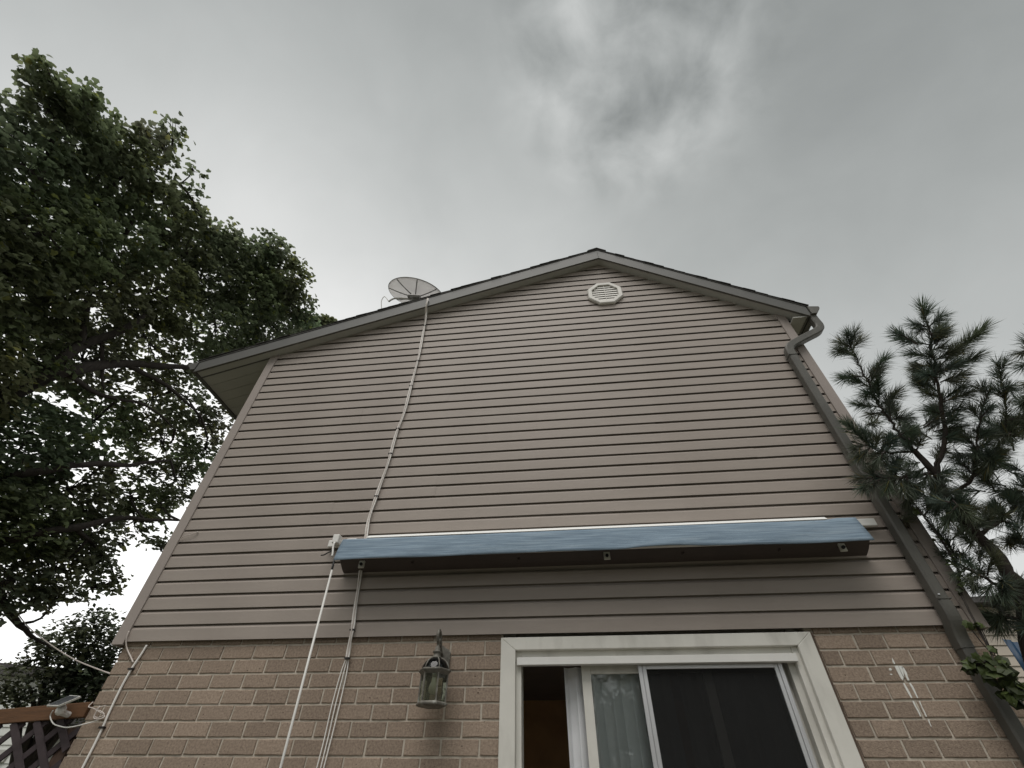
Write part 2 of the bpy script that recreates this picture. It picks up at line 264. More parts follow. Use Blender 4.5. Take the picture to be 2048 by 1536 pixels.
PINESTEMS = [[(2.949,0.157,2.044,0.075),(3.029,-0.022,2.604,0.062),(3.018,-0.081,2.82,0.056),(2.97,-0.118,3.024,0.05),(2.87,-0.199,3.241,0.042),(2.838,-0.279,3.445,0.036),(2.747,-0.362,3.594,0.026)],[(2.838,-0.279,3.445,0.03),(2.937,-0.38,3.588,0.024),(2.961,-0.549,3.802,0.018),(2.963,-0.696,3.985,0.014),(2.95,-0.89,4.215,0.011),(2.937,-0.981,4.318,0.008),(2.92,-1.045,4.395,0.005)],[(2.747,-0.362,3.594,0.02),(2.691,-0.403,3.73,0.016),(2.658,-0.453,3.843,0.013),(2.612,-0.508,3.968,0.011),(2.565,-0.608,4.14,0.009),(2.527,-0.689,4.266,0.007),(2.491,-0.761,4.374,0.005)],[(2.97,-0.118,3.024,0.025),(2.955,-0.155,3.289,0.02),(3.095,-0.272,3.408,0.016),(3.166,-0.385,3.484,0.013),(3.295,-0.512,3.596,0.01),(3.388,-0.674,3.678,0.008)],[(3.1,-0.279,3.412,0.012),(3.131,-0.398,3.562,0.01),(3.176,-0.552,3.723,0.008),(3.215,-0.677,3.835,0.005)],[(3.295,-0.512,3.596,0.008),(3.317,-0.681,3.798,0.006),(3.314,-0.832,3.987,0.004)],[(3.502,-0.576,3.587,0.012),(3.508,-0.773,3.845,0.008),(3.489,-0.955,4.08,0.004)],[(2.97,-0.118,3.024,0.022),(3.113,-0.204,3.09,0.016),(3.284,-0.359,3.219,0.01)],[(3.019,-0.035,2.68,0.025),(2.854,-0.107,2.709,0.014),(2.712,-0.154,2.795,0.007)],[(2.998,0.03,2.512,0.02),(2.887,0.045,2.549,0.012),(2.764,0.07,2.575,0.006)],[(2.747,-0.362,3.594,0.016),(2.568,-0.362,3.602,0.01),(2.435,-0.374,3.673,0.006)],[(2.838,-0.279,3.445,0.018),(2.588,-0.276,3.431,0.011),(2.425,-0.239,3.463,0.006)]]
SHOOTS = [(2.502,-0.749,4.386,2.409,-0.94,4.453),(2.486,-0.767,4.368,2.496,-0.944,4.462),(2.475,-0.779,4.356,2.385,-0.788,4.508),(2.517,-0.719,4.392,2.33,-0.725,4.395),(2.537,-0.711,4.4,2.604,-0.856,4.447),(2.554,-0.673,4.346,2.462,-0.666,4.52),(2.593,-0.585,4.176,2.682,-0.845,4.225),(2.557,-0.62,4.106,2.644,-0.774,4.189),(2.551,-0.635,4.166,2.408,-0.496,4.285),(2.621,-0.534,4.125,2.452,-0.589,4.244),(2.571,-0.582,4.047,2.496,-0.484,4.042),(2.652,-0.463,4.003,2.596,-0.721,4.145),(2.645,-0.473,3.985,2.77,-0.671,4.011),(2.611,-0.518,3.923,2.434,-0.424,4.066),(2.654,-0.459,3.916,2.466,-0.45,3.913),(2.687,-0.42,3.867,2.816,-0.536,3.824),(2.641,-0.473,3.829,2.684,-0.586,4.043),(2.624,-0.512,3.979,2.486,-0.611,4.093),(2.932,-1.029,4.402,2.912,-1.138,4.516),(2.918,-1.035,4.371,2.994,-1.086,4.471),(2.931,-0.986,4.312,2.771,-1.009,4.397),(2.968,-0.954,4.347,3.081,-1.097,4.387),(2.982,-0.936,4.349,2.824,-0.953,4.324),(2.926,-0.965,4.261,2.997,-1.066,4.208),(2.943,-0.895,4.209,2.761,-0.833,4.41),(2.991,-0.844,4.25,3.008,-1.046,4.248),(2.982,-0.835,4.214,3.073,-0.938,4.175),(2.938,-0.84,4.121,2.82,-0.777,4.295),(3.004,-0.769,4.155,3.073,-0.96,4.123),(3.015,-0.74,4.111,3.244,-1.111,4.209),(2.976,-0.778,4.104,2.87,-0.642,4.225),(2.95,-0.771,4.031,3.037,-0.948,4.003),(3.001,-0.712,4.057,3.227,-0.945,4.066),(2.927,-0.771,3.981,2.751,-0.823,4.017),(2.954,-0.723,3.971,3.075,-0.889,3.928),(3.005,-0.615,3.935,2.9,-0.63,4.159),(2.954,-0.651,3.882,2.778,-0.687,3.943),(3.029,-0.565,3.924,3.152,-0.752,3.95),(2.975,-0.6,3.873,3.197,-0.743,3.878),(2.948,-0.566,3.779,2.797,-0.594,3.843),(3.01,-0.492,3.809,3.131,-0.644,3.846),(2.937,-0.516,3.723,3.088,-0.57,3.764),(2.997,-0.462,3.785,2.867,-0.413,3.759),(2.923,-0.423,3.651,3.047,-0.51,3.647),(2.458,-0.362,3.671,2.262,-0.519,3.863),(2.462,-0.362,3.666,2.393,-0.473,3.823),(2.497,-0.331,3.685,2.514,-0.402,3.854),(2.419,-0.395,3.659,2.243,-0.387,3.63),(2.429,-0.39,3.639,2.295,-0.272,3.564),(2.479,-0.356,3.636,2.559,-0.436,3.789),(2.557,-0.286,3.654,2.607,-0.484,3.715),(2.486,-0.399,3.582,2.405,-0.287,3.502),(2.392,-0.283,3.438,2.286,-0.144,3.515),(2.391,-0.276,3.429,2.249,-0.208,3.339),(2.446,-0.224,3.457,2.441,-0.275,3.599),(2.443,-0.27,3.421,2.288,-0.267,3.325),(2.495,-0.307,3.418,2.42,-0.23,3.276),(2.575,-0.248,3.449,2.626,-0.333,3.618),(2.571,-0.298,3.419,2.509,-0.291,3.238),(2.597,-0.322,3.424,2.63,-0.27,3.223),(2.623,-0.346,3.429,2.549,-0.281,3.564),(2.73,-0.383,3.581,2.599,-0.441,3.662),(2.73,-0.383,3.581,2.793,-0.506,3.684),(2.753,-0.343,3.626,2.793,-0.395,3.828),(2.674,-0.423,3.717,2.761,-0.574,3.691),(2.673,-0.418,3.711,2.565,-0.347,3.781),(2.709,-0.381,3.489,2.545,-0.402,3.464),(2.764,-0.334,3.45,2.757,-0.27,3.237),(2.712,-0.399,3.391,2.645,-0.246,3.317),(2.789,-0.331,3.407,2.797,-0.426,3.307),(2.819,-0.296,3.427,2.933,-0.417,3.409),(2.761,-0.307,3.277,2.689,-0.125,3.195),(2.813,-0.262,3.238,2.805,-0.301,3.101),(2.779,-0.31,3.254,2.677,-0.161,3.119),(2.527,-0.37,3.599,2.436,-0.224,3.657),(2.609,-0.328,3.419,2.431,-0.256,3.387),(2.696,-0.407,3.43,2.626,-0.299,3.393),(3.075,-0.293,3.397,2.929,-0.417,3.54),(3.034,-0.309,3.364,2.957,-0.328,3.42),(3.179,-0.372,3.491,3.136,-0.378,3.668),(3.146,-0.405,3.472,3.15,-0.499,3.364),(3.162,-0.433,3.491,3.262,-0.545,3.451),(3.245,-0.484,3.561,3.224,-0.478,3.73),(3.275,-0.53,3.584,3.305,-0.653,3.521),(3.309,-0.5,3.604,3.283,-0.571,3.747),(3.146,-0.397,3.585,3.122,-0.394,3.803),(3.125,-0.466,3.605,3.169,-0.621,3.623),(3.189,-0.54,3.732,3.146,-0.584,3.897),(3.158,-0.582,3.724,3.155,-0.78,3.725),(3.228,-0.666,3.844,3.18,-0.771,3.956),(3.195,-0.695,3.821,3.265,-0.781,3.912),(3.331,-0.669,3.807,3.228,-0.785,3.886),(3.332,-0.693,3.835,3.365,-0.816,3.894),(3.331,-0.763,3.923,3.332,-0.767,4.051),(3.327,-0.821,3.997,3.26,-0.907,4.022),(3.315,-0.826,3.977,3.351,-0.892,4.002),(3.297,-0.767,3.871,3.408,-0.712,3.812),(3.503,-0.945,4.089,3.445,-1.005,4.111),(3.506,-0.922,4.06,3.451,-0.831,4.081),(3.515,-0.877,3.999,3.367,-0.841,3.921),(3.519,-0.784,3.885,3.422,-0.714,3.858),(3.52,-0.75,3.841,3.474,-0.574,3.778),(3.511,-0.95,4.083,3.461,-1.114,4.119),(3.275,-0.53,3.584,3.331,-0.656,3.628),(3.349,-0.573,3.647,3.453,-0.645,3.72),(3.257,-0.586,3.575,3.134,-0.558,3.538),(3.153,-0.5,3.49,3.076,-0.347,3.359),(3.093,-0.224,3.081,3.145,-0.247,3.27),(3.093,-0.224,3.081,3.113,-0.3,3.014),(3.192,-0.278,3.151,3.176,-0.305,3.296),(3.204,-0.295,3.161,3.16,-0.39,3.076),(3.297,-0.346,3.226,3.239,-0.405,3.335),(3.167,-0.245,3.131,3.276,-0.349,3.245),(3.016,-0.209,3.043,2.936,-0.33,3.156),(2.923,-0.17,3.142,2.994,-0.295,3.211),(2.87,-0.227,3.06,2.827,-0.095,3.029),(2.889,-0.211,2.985,2.757,-0.184,2.92),(2.896,-0.207,2.958,2.954,-0.237,2.907),(2.724,-0.139,2.801,2.712,-0.054,2.886),(2.726,-0.138,2.794,2.611,-0.111,2.747),(2.747,-0.148,2.773,2.688,-0.046,2.685),(2.77,-0.156,2.743,2.627,-0.183,2.689),(2.804,-0.167,2.689,2.713,-0.117,2.598),(2.866,-0.092,2.713,2.935,-0.072,2.638),(2.875,-0.153,2.67,2.759,-0.151,2.541),(3.0,-0.057,2.673,3.065,-0.161,2.732),(2.746,0.047,2.569,2.718,0.129,2.625),(2.754,0.043,2.561,2.636,0.053,2.465),(2.838,-0.016,2.533,2.773,0.066,2.407),(2.869,0.022,2.543,2.942,0.091,2.454),(2.869,0.022,2.543,2.89,-0.087,2.588),(2.765,0.034,2.561,2.794,0.056,2.493),(2.803,-0.311,3.212,2.802,-0.375,2.992),(2.786,-0.34,3.158,2.656,-0.228,3.031),(2.812,-0.285,3.286,2.899,-0.298,3.274),(2.937,-0.114,2.593,2.89,-0.179,2.486),(2.872,-0.215,3.028,2.957,-0.34,3.075)]
PINEMASS = [(2.589,-0.216,3.445,0.271,12),(2.483,-0.328,3.655,0.158,5),(2.726,-0.157,3.258,0.207,9),(2.94,-0.069,3.132,0.186,7),(3.182,-0.096,3.187,0.167,4),(3.297,-0.228,3.232,0.163,6),(2.913,-0.016,2.689,0.154,4),(2.786,-0.094,2.833,0.139,7),(3.241,-0.059,2.973,0.143,4),(3.359,-0.317,3.425,0.203,9),(3.223,-0.393,3.651,0.21,7),(3.43,-0.543,3.663,0.184,8),(2.974,-0.025,2.543,0.115,4),(2.773,0.056,2.602,0.086,1),(3.001,-0.4,3.758,0.176,5),(2.983,-0.677,4.038,0.176,5),(2.72,-0.369,3.753,0.179,5),(2.995,-0.841,4.205,0.137,3),(2.759,-0.157,3.471,0.196,7)]
CABLE = [(-1.569,-0.14,6.497),(-1.565,-0.13,6.355),(-1.582,-0.06,6.299),(-1.576,-0.02,6.098),(-1.57,-0.02,5.755),(-1.568,-0.02,5.423),(-1.574,-0.022,4.991),(-1.59,-0.02,4.629),(-1.615,-0.02,4.384),(-1.63,-0.02,4.118),(-1.643,-0.02,3.889),(-1.672,-0.02,3.626),(-1.686,-0.02,3.502),(-1.684,-0.022,3.358),(-1.674,-0.02,3.223),(-1.66,-0.02,3.093),(-1.648,-0.02,2.93),(-1.629,-0.02,2.757),(-1.611,-0.02,2.595),(-1.604,-0.022,2.499),(-1.605,0.0,2.4),(-1.605,0.0,2.343)]
FANS = [[(-1.618,0.012,2.345),(-1.632,0.012,2.262),(-1.642,0.012,2.073),(-1.64,0.012,1.886),(-1.646,0.012,1.725)],[(-1.608,0.012,2.345),(-1.611,0.012,2.262),(-1.617,0.012,2.073),(-1.616,0.012,1.886),(-1.62,0.012,1.726)],[(-1.599,0.012,2.345),(-1.589,0.012,2.261),(-1.588,0.012,2.073),(-1.593,0.012,1.886),(-1.6,0.012,1.726)]]
TIES = [(-1.585,-0.02,6.202),(-1.573,-0.02,6.077),(-1.568,-0.02,5.423),(-1.579,-0.02,5.016),(-1.614,-0.02,4.41),(-1.632,-0.02,4.101),(-1.67,-0.02,3.636),(-1.604,-0.02,2.526),(-1.602,0.0,2.346)]
CONDUIT = [(-3.26,0.018,2.462),(-3.268,0.018,2.401),(-3.281,0.018,2.339),(-3.287,0.018,2.303),(-3.294,0.018,2.215),(-3.293,0.018,2.123),(-3.287,0.018,2.018),(-3.28,0.018,1.953),(-3.276,0.018,1.866),(-3.276,0.018,1.729),(-3.275,0.018,1.526)]
TAIL = [(-3.441,-0.02,2.554),(-3.437,-0.015,2.509),(-3.426,0.0,2.468),(-3.401,0.015,2.43),(-3.341,0.018,2.379),(-3.302,0.018,2.346)]
WIRELOOP = [(-3.438,-0.013,3.302),(-3.417,-0.02,3.316),(-3.383,-0.025,3.331),(-3.339,-0.025,3.339),(-3.311,-0.02,3.354),(-3.294,-0.012,3.367)]
COIL = [(-3.461,0.02,2.101),(-3.458,0.0,2.071),(-3.424,0.0,2.063),(-3.378,0.01,2.052),(-3.373,0.0,2.074),(-3.372,0.0,2.039),(-3.362,-0.01,2.015),(-3.329,-0.01,2.006),(-3.292,-0.01,2.021),(-3.32,-0.01,2.038),(-3.348,-0.02,2.045),(-3.357,-0.02,2.025),(-3.346,-0.02,2.0),(-3.298,-0.02,1.997),(-3.282,-0.01,2.012),(-3.329,0.0,2.033),(-3.384,0.0,2.051),(-3.365,0.0,2.068),(-3.33,0.01,2.078)]
COIL2 = [(-3.638,-0.08,2.039),(-3.658,-0.06,2.016),(-3.634,-0.06,1.99),(-3.591,-0.06,1.965),(-3.544,-0.06,1.954),(-3.494,-0.05,1.947),(-3.447,-0.04,1.953),(-3.429,-0.0,1.968),(-3.362,0.0,1.982),(-3.317,0.0,1.999),(-3.303,0.01,2.011)]
UTIL = [(-3.71,0.3,2.329),(-4.075,0.651,2.4),(-4.434,0.848,2.479),(-4.911,1.057,2.593),(-5.379,1.265,2.724),(-5.847,1.465,2.868),(-6.576,1.795,3.099),(-7.304,2.103,3.38),(-8.186,2.5,3.759),(-9.241,2.953,4.245),(-11.43,3.544,5.496)]
ROD = [(-1.807,-0.2,2.977),(-1.797,-0.21,2.903),(-1.75,-0.245,1.726),(-1.732,-0.26,1.311)]
DRIPS = [[(2.0694,2.3086),(2.0706,2.2976),(2.0717,2.2758),(2.0636,2.2716),(2.0603,2.2841)],[(2.0586,2.2624),(2.0807,2.2622),(2.0777,2.2196),(2.0776,2.1986),(2.0656,2.1821),(2.0605,2.1935),(2.059,2.233)],[(2.083,2.2611),(2.1063,2.2608),(2.0834,2.1985),(2.0806,2.2195)],[(2.0996,2.2593),(2.1096,2.2511),(2.1122,2.2245),(2.1063,2.2035),(2.1049,2.1827),(2.0941,2.1818),(2.0949,2.2089),(2.098,2.2406)],[(2.0585,2.1692),(2.0679,2.1676),(2.0704,2.1395),(2.0718,2.1218),(2.0706,2.0918),(2.0628,2.0909),(2.0592,2.1093),(2.0577,2.132)],[(2.0943,2.1699),(2.1039,2.1688),(2.1085,2.1468),(2.1054,2.1165),(2.1041,2.0916),(2.0968,2.0917),(2.097,2.1166),(2.0958,2.1443)],[(2.0612,2.0781),(2.0701,2.077),(2.0689,2.0477),(2.0703,2.0261),(2.0684,2.0008),(2.0624,1.9999),(2.0621,2.0261),(2.0607,2.0526)],[(2.0978,2.0769),(2.105,2.0768),(2.1006,2.0452),(2.1018,2.0235),(2.0999,1.9998),(2.0928,1.9989),(2.095,2.026),(2.0965,2.0525)],[(2.0966,1.9866),(2.1031,1.9857),(2.0986,1.967),(2.0971,1.9508),(2.0936,1.9531),(2.0932,1.9717)],[(2.02,2.2495),(2.0308,2.2509),(2.0332,2.2413),(2.0245,2.236),(2.0155,2.2388)],[(2.0054,2.2177),(2.0172,2.2202),(2.023,2.2149),(2.0135,2.2113)]]
IVY = [(2.545,-0.254,3.153,0.027),(2.593,-0.215,3.174,0.039),(2.562,-0.26,3.187,0.029),(2.535,-0.272,3.146,0.041),(2.59,-0.248,3.206,0.028),(2.558,-0.21,3.155,0.039),(2.568,-0.249,3.179,0.036),(2.627,-0.164,2.988,0.026),(2.657,-0.179,2.996,0.03),(2.677,-0.148,3.011,0.039),(2.632,-0.151,2.995,0.032),(2.658,-0.131,2.98,0.025),(2.631,-0.19,2.966,0.034),(2.701,-0.069,2.876,0.032),(2.679,-0.103,2.858,0.034),(2.649,-0.12,2.834,0.039),(2.658,-0.173,2.848,0.033),(2.672,-0.166,2.875,0.035),(2.65,-0.16,2.821,0.042),(2.723,-0.129,2.881,0.047),(2.727,-0.091,2.868,0.044),(2.664,-0.091,2.851,0.044),(2.653,-0.082,2.693,0.031),(2.629,-0.077,2.678,0.028),(2.692,-0.068,2.719,0.035),(2.694,-0.037,2.716,0.036),(2.632,-0.126,2.692,0.031),(2.638,-0.144,2.727,0.038),(2.622,-0.095,2.649,0.039),(2.715,-0.071,2.772,0.038),(2.623,-0.114,2.667,0.036),(2.673,-0.031,2.672,0.038),(2.656,-0.119,2.703,0.032),(2.626,-0.096,2.653,0.029),(2.587,-0.135,2.446,0.041),(2.573,-0.155,2.444,0.048),(2.489,-0.177,2.429,0.051),(2.546,-0.202,2.434,0.046),(2.56,-0.144,2.454,0.043),(2.491,-0.174,2.445,0.052),(2.567,-0.122,2.443,0.053),(2.547,-0.12,2.447,0.034),(2.525,-0.224,2.42,0.035),(2.523,-0.127,2.455,0.052),(2.552,-0.118,2.442,0.032),(2.441,-0.137,2.241,0.055),(2.463,-0.144,2.252,0.04),(2.428,-0.118,2.258,0.054),(2.339,-0.177,2.218,0.036),(2.411,-0.109,2.254,0.05),(2.433,-0.132,2.21,0.048),(2.467,-0.149,2.225,0.037),(2.401,-0.112,2.243,0.043),(2.429,-0.098,2.205,0.037),(2.45,-0.125,2.208,0.048),(2.38,-0.095,2.221,0.037),(2.411,-0.189,2.234,0.056),(2.341,-0.155,2.208,0.057),(2.407,-0.154,2.211,0.043),(2.382,-0.111,2.248,0.035),(2.381,-0.134,2.2,0.053),(2.375,-0.17,2.223,0.056),(2.403,-0.078,2.21,0.051),(2.388,-0.176,2.256,0.058),(2.347,-0.141,2.221,0.057),(2.421,-0.18,2.257,0.039),(2.43,-0.153,2.255,0.038),(2.438,-0.131,2.223,0.039),(2.438,-0.169,2.24,0.044),(2.392,-0.161,2.236,0.058),(2.397,-0.168,2.191,0.043),(2.442,-0.115,2.233,0.056),(2.463,-0.136,2.27,0.039),(2.389,-0.136,2.248,0.058),(2.397,-0.213,2.261,0.051),(2.474,-0.19,2.241,0.065),(2.427,-0.17,2.144,0.058),(2.497,-0.248,2.213,0.047),(2.47,-0.116,2.165,0.067),(2.458,-0.137,2.182,0.049),(2.44,-0.219,2.185,0.056),(2.461,-0.217,2.234,0.068),(2.43,-0.233,2.203,0.069),(2.522,-0.218,2.193,0.05),(2.463,-0.228,2.171,0.068),(2.487,-0.265,2.213,0.048),(2.411,-0.193,2.139,0.064),(2.5,-0.157,2.241,0.048),(2.423,-0.221,2.193,0.042),(2.424,-0.223,2.17,0.069),(2.452,-0.144,2.148,0.062),(2.486,-0.16,2.249,0.061),(2.453,-0.154,2.22,0.057),(2.474,-0.148,2.202,0.055),(2.509,-0.166,2.188,0.048),(2.451,-0.124,2.175,0.05),(2.403,-0.212,2.166,0.066),(2.486,-0.257,2.175,0.045),(2.489,-0.256,2.226,0.057),(2.403,-0.193,2.187,0.065),(2.538,-0.183,2.196,0.068),(2.446,-0.123,2.168,0.058),(2.516,-0.163,2.169,0.049),(2.464,-0.185,2.241,0.042),(2.485,-0.158,2.223,0.06),(2.442,-0.148,2.149,0.05),(2.536,-0.194,2.242,0.066),(2.469,-0.187,2.238,0.056),(2.467,-0.255,2.185,0.061),(2.462,-0.163,2.124,0.049),(2.511,-0.169,2.106,0.069),(2.529,-0.159,2.147,0.067),(2.516,-0.166,2.124,0.061),(2.507,-0.177,2.129,0.043),(2.462,-0.198,2.116,0.069),(2.501,-0.245,2.172,0.054),(2.482,-0.206,2.125,0.071),(2.503,-0.247,2.173,0.063),(2.519,-0.237,2.167,0.047),(2.568,-0.19,2.112,0.05),(2.519,-0.207,2.16,0.067),(2.44,-0.191,2.073,0.057),(2.501,-0.236,2.106,0.069),(2.477,-0.243,2.069,0.072),(2.474,-0.226,2.097,0.07),(2.49,-0.207,2.174,0.045),(2.494,-0.123,2.092,0.047),(2.444,-0.213,2.056,0.071),(2.475,-0.156,2.077,0.069),(2.5,-0.248,2.083,0.064),(2.509,-0.258,2.099,0.048),(2.505,-0.233,2.105,0.071),(2.513,-0.146,2.153,0.047),(2.512,-0.138,2.064,0.063),(2.535,-0.171,2.125,0.063),(2.462,-0.244,2.166,0.048),(2.506,-0.197,2.084,0.058),(2.471,-0.128,2.085,0.065),(2.49,-0.238,2.106,0.049),(2.487,-0.179,2.135,0.052),(2.48,-0.119,2.088,0.048),(2.423,-0.184,2.068,0.043),(2.505,-0.166,2.067,0.07),(2.469,-0.211,2.117,0.064),(2.463,-0.194,2.104,0.056),(2.433,-0.205,2.083,0.043),(2.517,-0.239,2.168,0.045),(2.492,-0.134,2.08,0.056),(2.509,-0.26,2.117,0.06),(2.507,-0.172,2.085,0.05),(2.444,-0.207,2.043,0.05),(2.498,-0.201,2.037,0.06),(2.489,-0.214,2.072,0.073),(2.508,-0.14,2.081,0.058),(2.483,-0.174,2.034,0.062),(2.517,-0.216,2.073,0.053),(2.567,-0.177,2.086,0.054),(2.479,-0.252,2.087,0.078),(2.546,-0.166,2.073,0.076),(2.476,-0.217,2.078,0.051),(2.45,-0.202,2.053,0.066),(2.523,-0.118,2.277,0.057),(2.457,-0.211,2.263,0.048),(2.493,-0.234,2.294,0.046),(2.544,-0.142,2.285,0.042),(2.547,-0.164,2.31,0.04),(2.564,-0.148,2.304,0.035)]
SOLAR = [(-3.756, -0.03, 2.066), (-3.557, -0.13, 2.051), (-3.423, -0.13, 2.105), (-3.616, -0.03, 2.126)]

# ------------------------------------------------------------------ ground
tag(MB().add([(-250,-250,0),(250,-250,0),(250,250,0),(-250,250,0)], [(0,1,2,3)]).build('ground', MT['grass']), 'lawn around the houses', None, None, 'structure')
tag(MB().box(-3.4, 3.6, -5.2, .05, -.1, .04).build('patio', MT['slab']), 'concrete patio before the house', None, None, 'structure')

# ------------------------------------------------------------------ the house
house = empty('house', (0, 0, 0), 'two storey house with taupe vinyl siding over brown brick and an off centre gable', 'house')
ZS, HS = 2.4840, .1143            # bottom of the siding, height of a course
XP, ZP, ML, MR = .776, 7.155, .3342, .742   # ridge and the two roof slopes (line of the soffit)
BACK = 9.0
def xl(z): return max(-3.450, XP-(ZP+.02-z)/ML)
def xr(z): return min(2.645, XP+(ZP+.02-z)/MR)
prof = [(.003,.010),(.0012,.0015),(.0,.0),(.0,.003),(.0010,.084),(.0028,.089),(.0090,.0965),(.0165,.1045),(.0225,.1125),(.0230,.136)]
full = None; k = 0
while ZS+HS*k < ZP+.02:
    z0 = ZS+HS*k
    if xl(z0+.138) <= -3.45+1e-6 and xr(z0+.138) >= 2.645-1e-6:
        sx_ = (-1.15, .95, -2.1, 1.75, -.2)[(k//2*3) % 5]
        for xa, xb, dy in ((-3.45, sx_+.025, -.0014), (sx_, 2.645, 0.)):
            ng = max(2, int((xb-xa)/.7)); n = len(prof); m = MB(); wv = [(random.gauss(0, .0006), random.gauss(0, .0007)) for _ in range(ng+1)]
            m.add([(xa+(xb-xa)*g_/ng, p[0]+wv[g_][0]*(1 if p[1] > .01 else .5), p[1]+wv[g_][1]) for g_ in range(ng+1) for p in prof], [(g_*n+i, (g_+1)*n+i, (g_+1)*n+i+1, g_*n+i+1) for g_ in range(ng) for i in range(n-1)])
            m.build('siding_panel', MT['siding'], house, loc=(0, random.uniform(-.0006, .0006)+dy, z0))
    else:
        n = len(prof); zz = [min(z0+p[1], ZP+.019) for p in prof]
        m = MB(); m.add([(xl(z), p[0], z-z0) for p, z in zip(prof, zz)]+[(xr(z), p[0], z-z0) for p, z in zip(prof, zz)], [(i, n+i, n+i+1, i+1) for i in range(n-1)])
        m.build('siding_panel', MT['siding'], house, loc=(0, 0, z0))
    k += 1
# sheathing behind the siding, starter strip below it
MB().prism([(-3.5, ZS+.03), (2.7, ZS+.03), (2.7, 5.68), (XP, 7.14), (-3.5, 5.68)], .0245, .05).build('sheathing', MT['dark'], house)
MB().box(-3.44, 2.64, .008, .034, ZS+.006, ZS+.030).build('starter_strip', MT['flash'], house)
for x0, x1, zt in ((-3.544, -3.446, 5.70), (2.643, 2.737, 5.69)):
    xs = x0 if x0 < 0 else x1
    so_ = (lambda x: ZP-ML*(XP-x) if x < XP else ZP-MR*(x-XP))
    m = MB().prism([(x0, ZS-.022), (x1, ZS-.022), (x1, so_(x1)+.012), (x0, so_(x0)+.012)], -.0125, .012)
    m.box(min(xs, xs+(.02 if x0 < 0 else -.02)), max(xs, xs+(.02 if x0 < 0 else -.02)), .012, .1, ZS-.022, zt)
    m.build('corner_trim', MT['trim'], house, bev=.003)
# side and back walls (shell of the house)
for x0, x1 in ((-3.535, -3.50), (2.695, 2.728)):
    MB().box(x0, x1, .1, BACK, ZS-.02, 5.70).build('side_wall', MT['siding'], house)
MB().box(-3.455, -3.36, .13, BACK, 0, ZS+.03).build('side_wall', MT['brick'], house)
for a_ in ((.13, .9, 0, ZS+.03), (2.1, BACK, 0, ZS+.03), (.9, 2.1, 0, .9), (.9, 2.1, 2.15, ZS+.03)): MB().box(2.62, 2.70, *a_).build('side_wall', MT['brick'], house)  # right wall left open for the added window
MB().box(2.65, 2.656, .9, 2.1, .9, 2.15).build('side_window', MT['paneglass'], house)  # unseen window, added to let more daylight into the room
MB().box(-3.45, 2.69, BACK, BACK+.1, 0, 5.6).build('back_wall', MT['siding'], house)
# brickwork
YB = .03; M0 = 2.4502; CH = .09227; JT = .0128
MB().box(-3.455, -.475, YB+.0075, .13, 0, ZS+.05).build('mortar_wall', MT['mortar'], house)
MB().box(1.60, 2.69, YB+.0075, .13, 0, ZS+.05).build('mortar_wall', MT['mortar'], house)
def brick_mesh(w):
    h = CH-JT; bm = bmesh.new(); d = .09; c = .0030
    pts = []
    def j(a=.0019): return random.uniform(-a, a)
    # front face ring (chamfer), edge ring, back ring
    nx = 5
    ring = [(-w/2, -h/2)] + [(-w/2+w*i/nx, -h/2) for i in range(1, nx)] + [(w/2, -h/2), (w/2, h/2)] + [(w/2-w*i/nx, h/2) for i in range(1, nx)] + [(-w/2, h/2)]
    A = [bm.verts.new((x*(1-2*c/w)+j(), j(.0008), z*(1-2*c/h)+j())) for x, z in ring]
    B = [bm.verts.new((x+j(), c+j(.0008), z+j(.0012))) for x, z in ring]
    C2 = [bm.verts.new((x, d, z)) for x, z in ring]
    n = len(ring); bm.faces.new(A)
    for i in range(n):
        k2 = (i+1) % n; bm.faces.new((A[i], B[i], B[k2], A[k2])); bm.faces.new((B[i], C2[i], C2[k2], B[k2]))
    bmesh.ops.triangulate(bm, faces=[f for f in bm.faces if len(f.verts) > 4]); bmesh.ops.recalc_face_normals(bm, faces=bm.faces)
    me = bpy.data.meshes.new('brick'); bm.to_mesh(me); bm.free(); me.materials.append(MT['brick']); return me
bank = {}
def brick(x0, x1, r):
    w = round((x1-x0-JT)/.004)*.004
    if w < .02: return None
    key = (w, random.randrange(6))
    if key not in bank: bank[key] = brick_mesh(w)
    return bank[key], ((x0+x1)/2, YB+random.uniform(-.0015, .0015), M0-CH*r-CH/2+random.uniform(-.0012, .0012))
low_bricks = MB()
for r in range(-1, 26):
    ev = r % 2 == 0
    xs = [-3.463-JT/2]; x = -3.3655 if ev else -3.2405
    while x < -.52: xs.append(x+random.uniform(-.004, .004)); x += .2506
    xs.append(-.482)
    rs = ([1.645, 1.895, 2.081, 2.322, 2.572, 2.70] if ev else [1.645, 1.767, 1.955, 2.191, 2.431, 2.70])
    for lst in (xs, rs):
        for a, b in zip(lst[:-1], lst[1:]):
            q = brick(a, b, r)
            if not q: continue
            if r <= 9: link('brick', q[0], house, q[1])
            else:
                me = q[0]; low_bricks.add([Vector(v.co)+Vector(q[1]) for v in me.vertices], [tuple(p.vertices) for p in me.polygons])
lb = low_bricks.build('lower_bricks', MT['brick'], house, kind='stuff')
MB().box(1.622, 1.641, .018, .06, .2, 2.46).build('caulk_joint', MT['caulk'], house)
for poly in DRIPS:
    m = MB(); n = len(poly); m.add([(x, YB-.0035, z) for x, z in poly]+[(x, YB+.004, z) for x, z in poly], [tuple(range(n))]+[(i, (i+1) % n, n+(i+1) % n, n+i) for i in range(n)])
    m.build('paint_drip', MT['paint'], house)
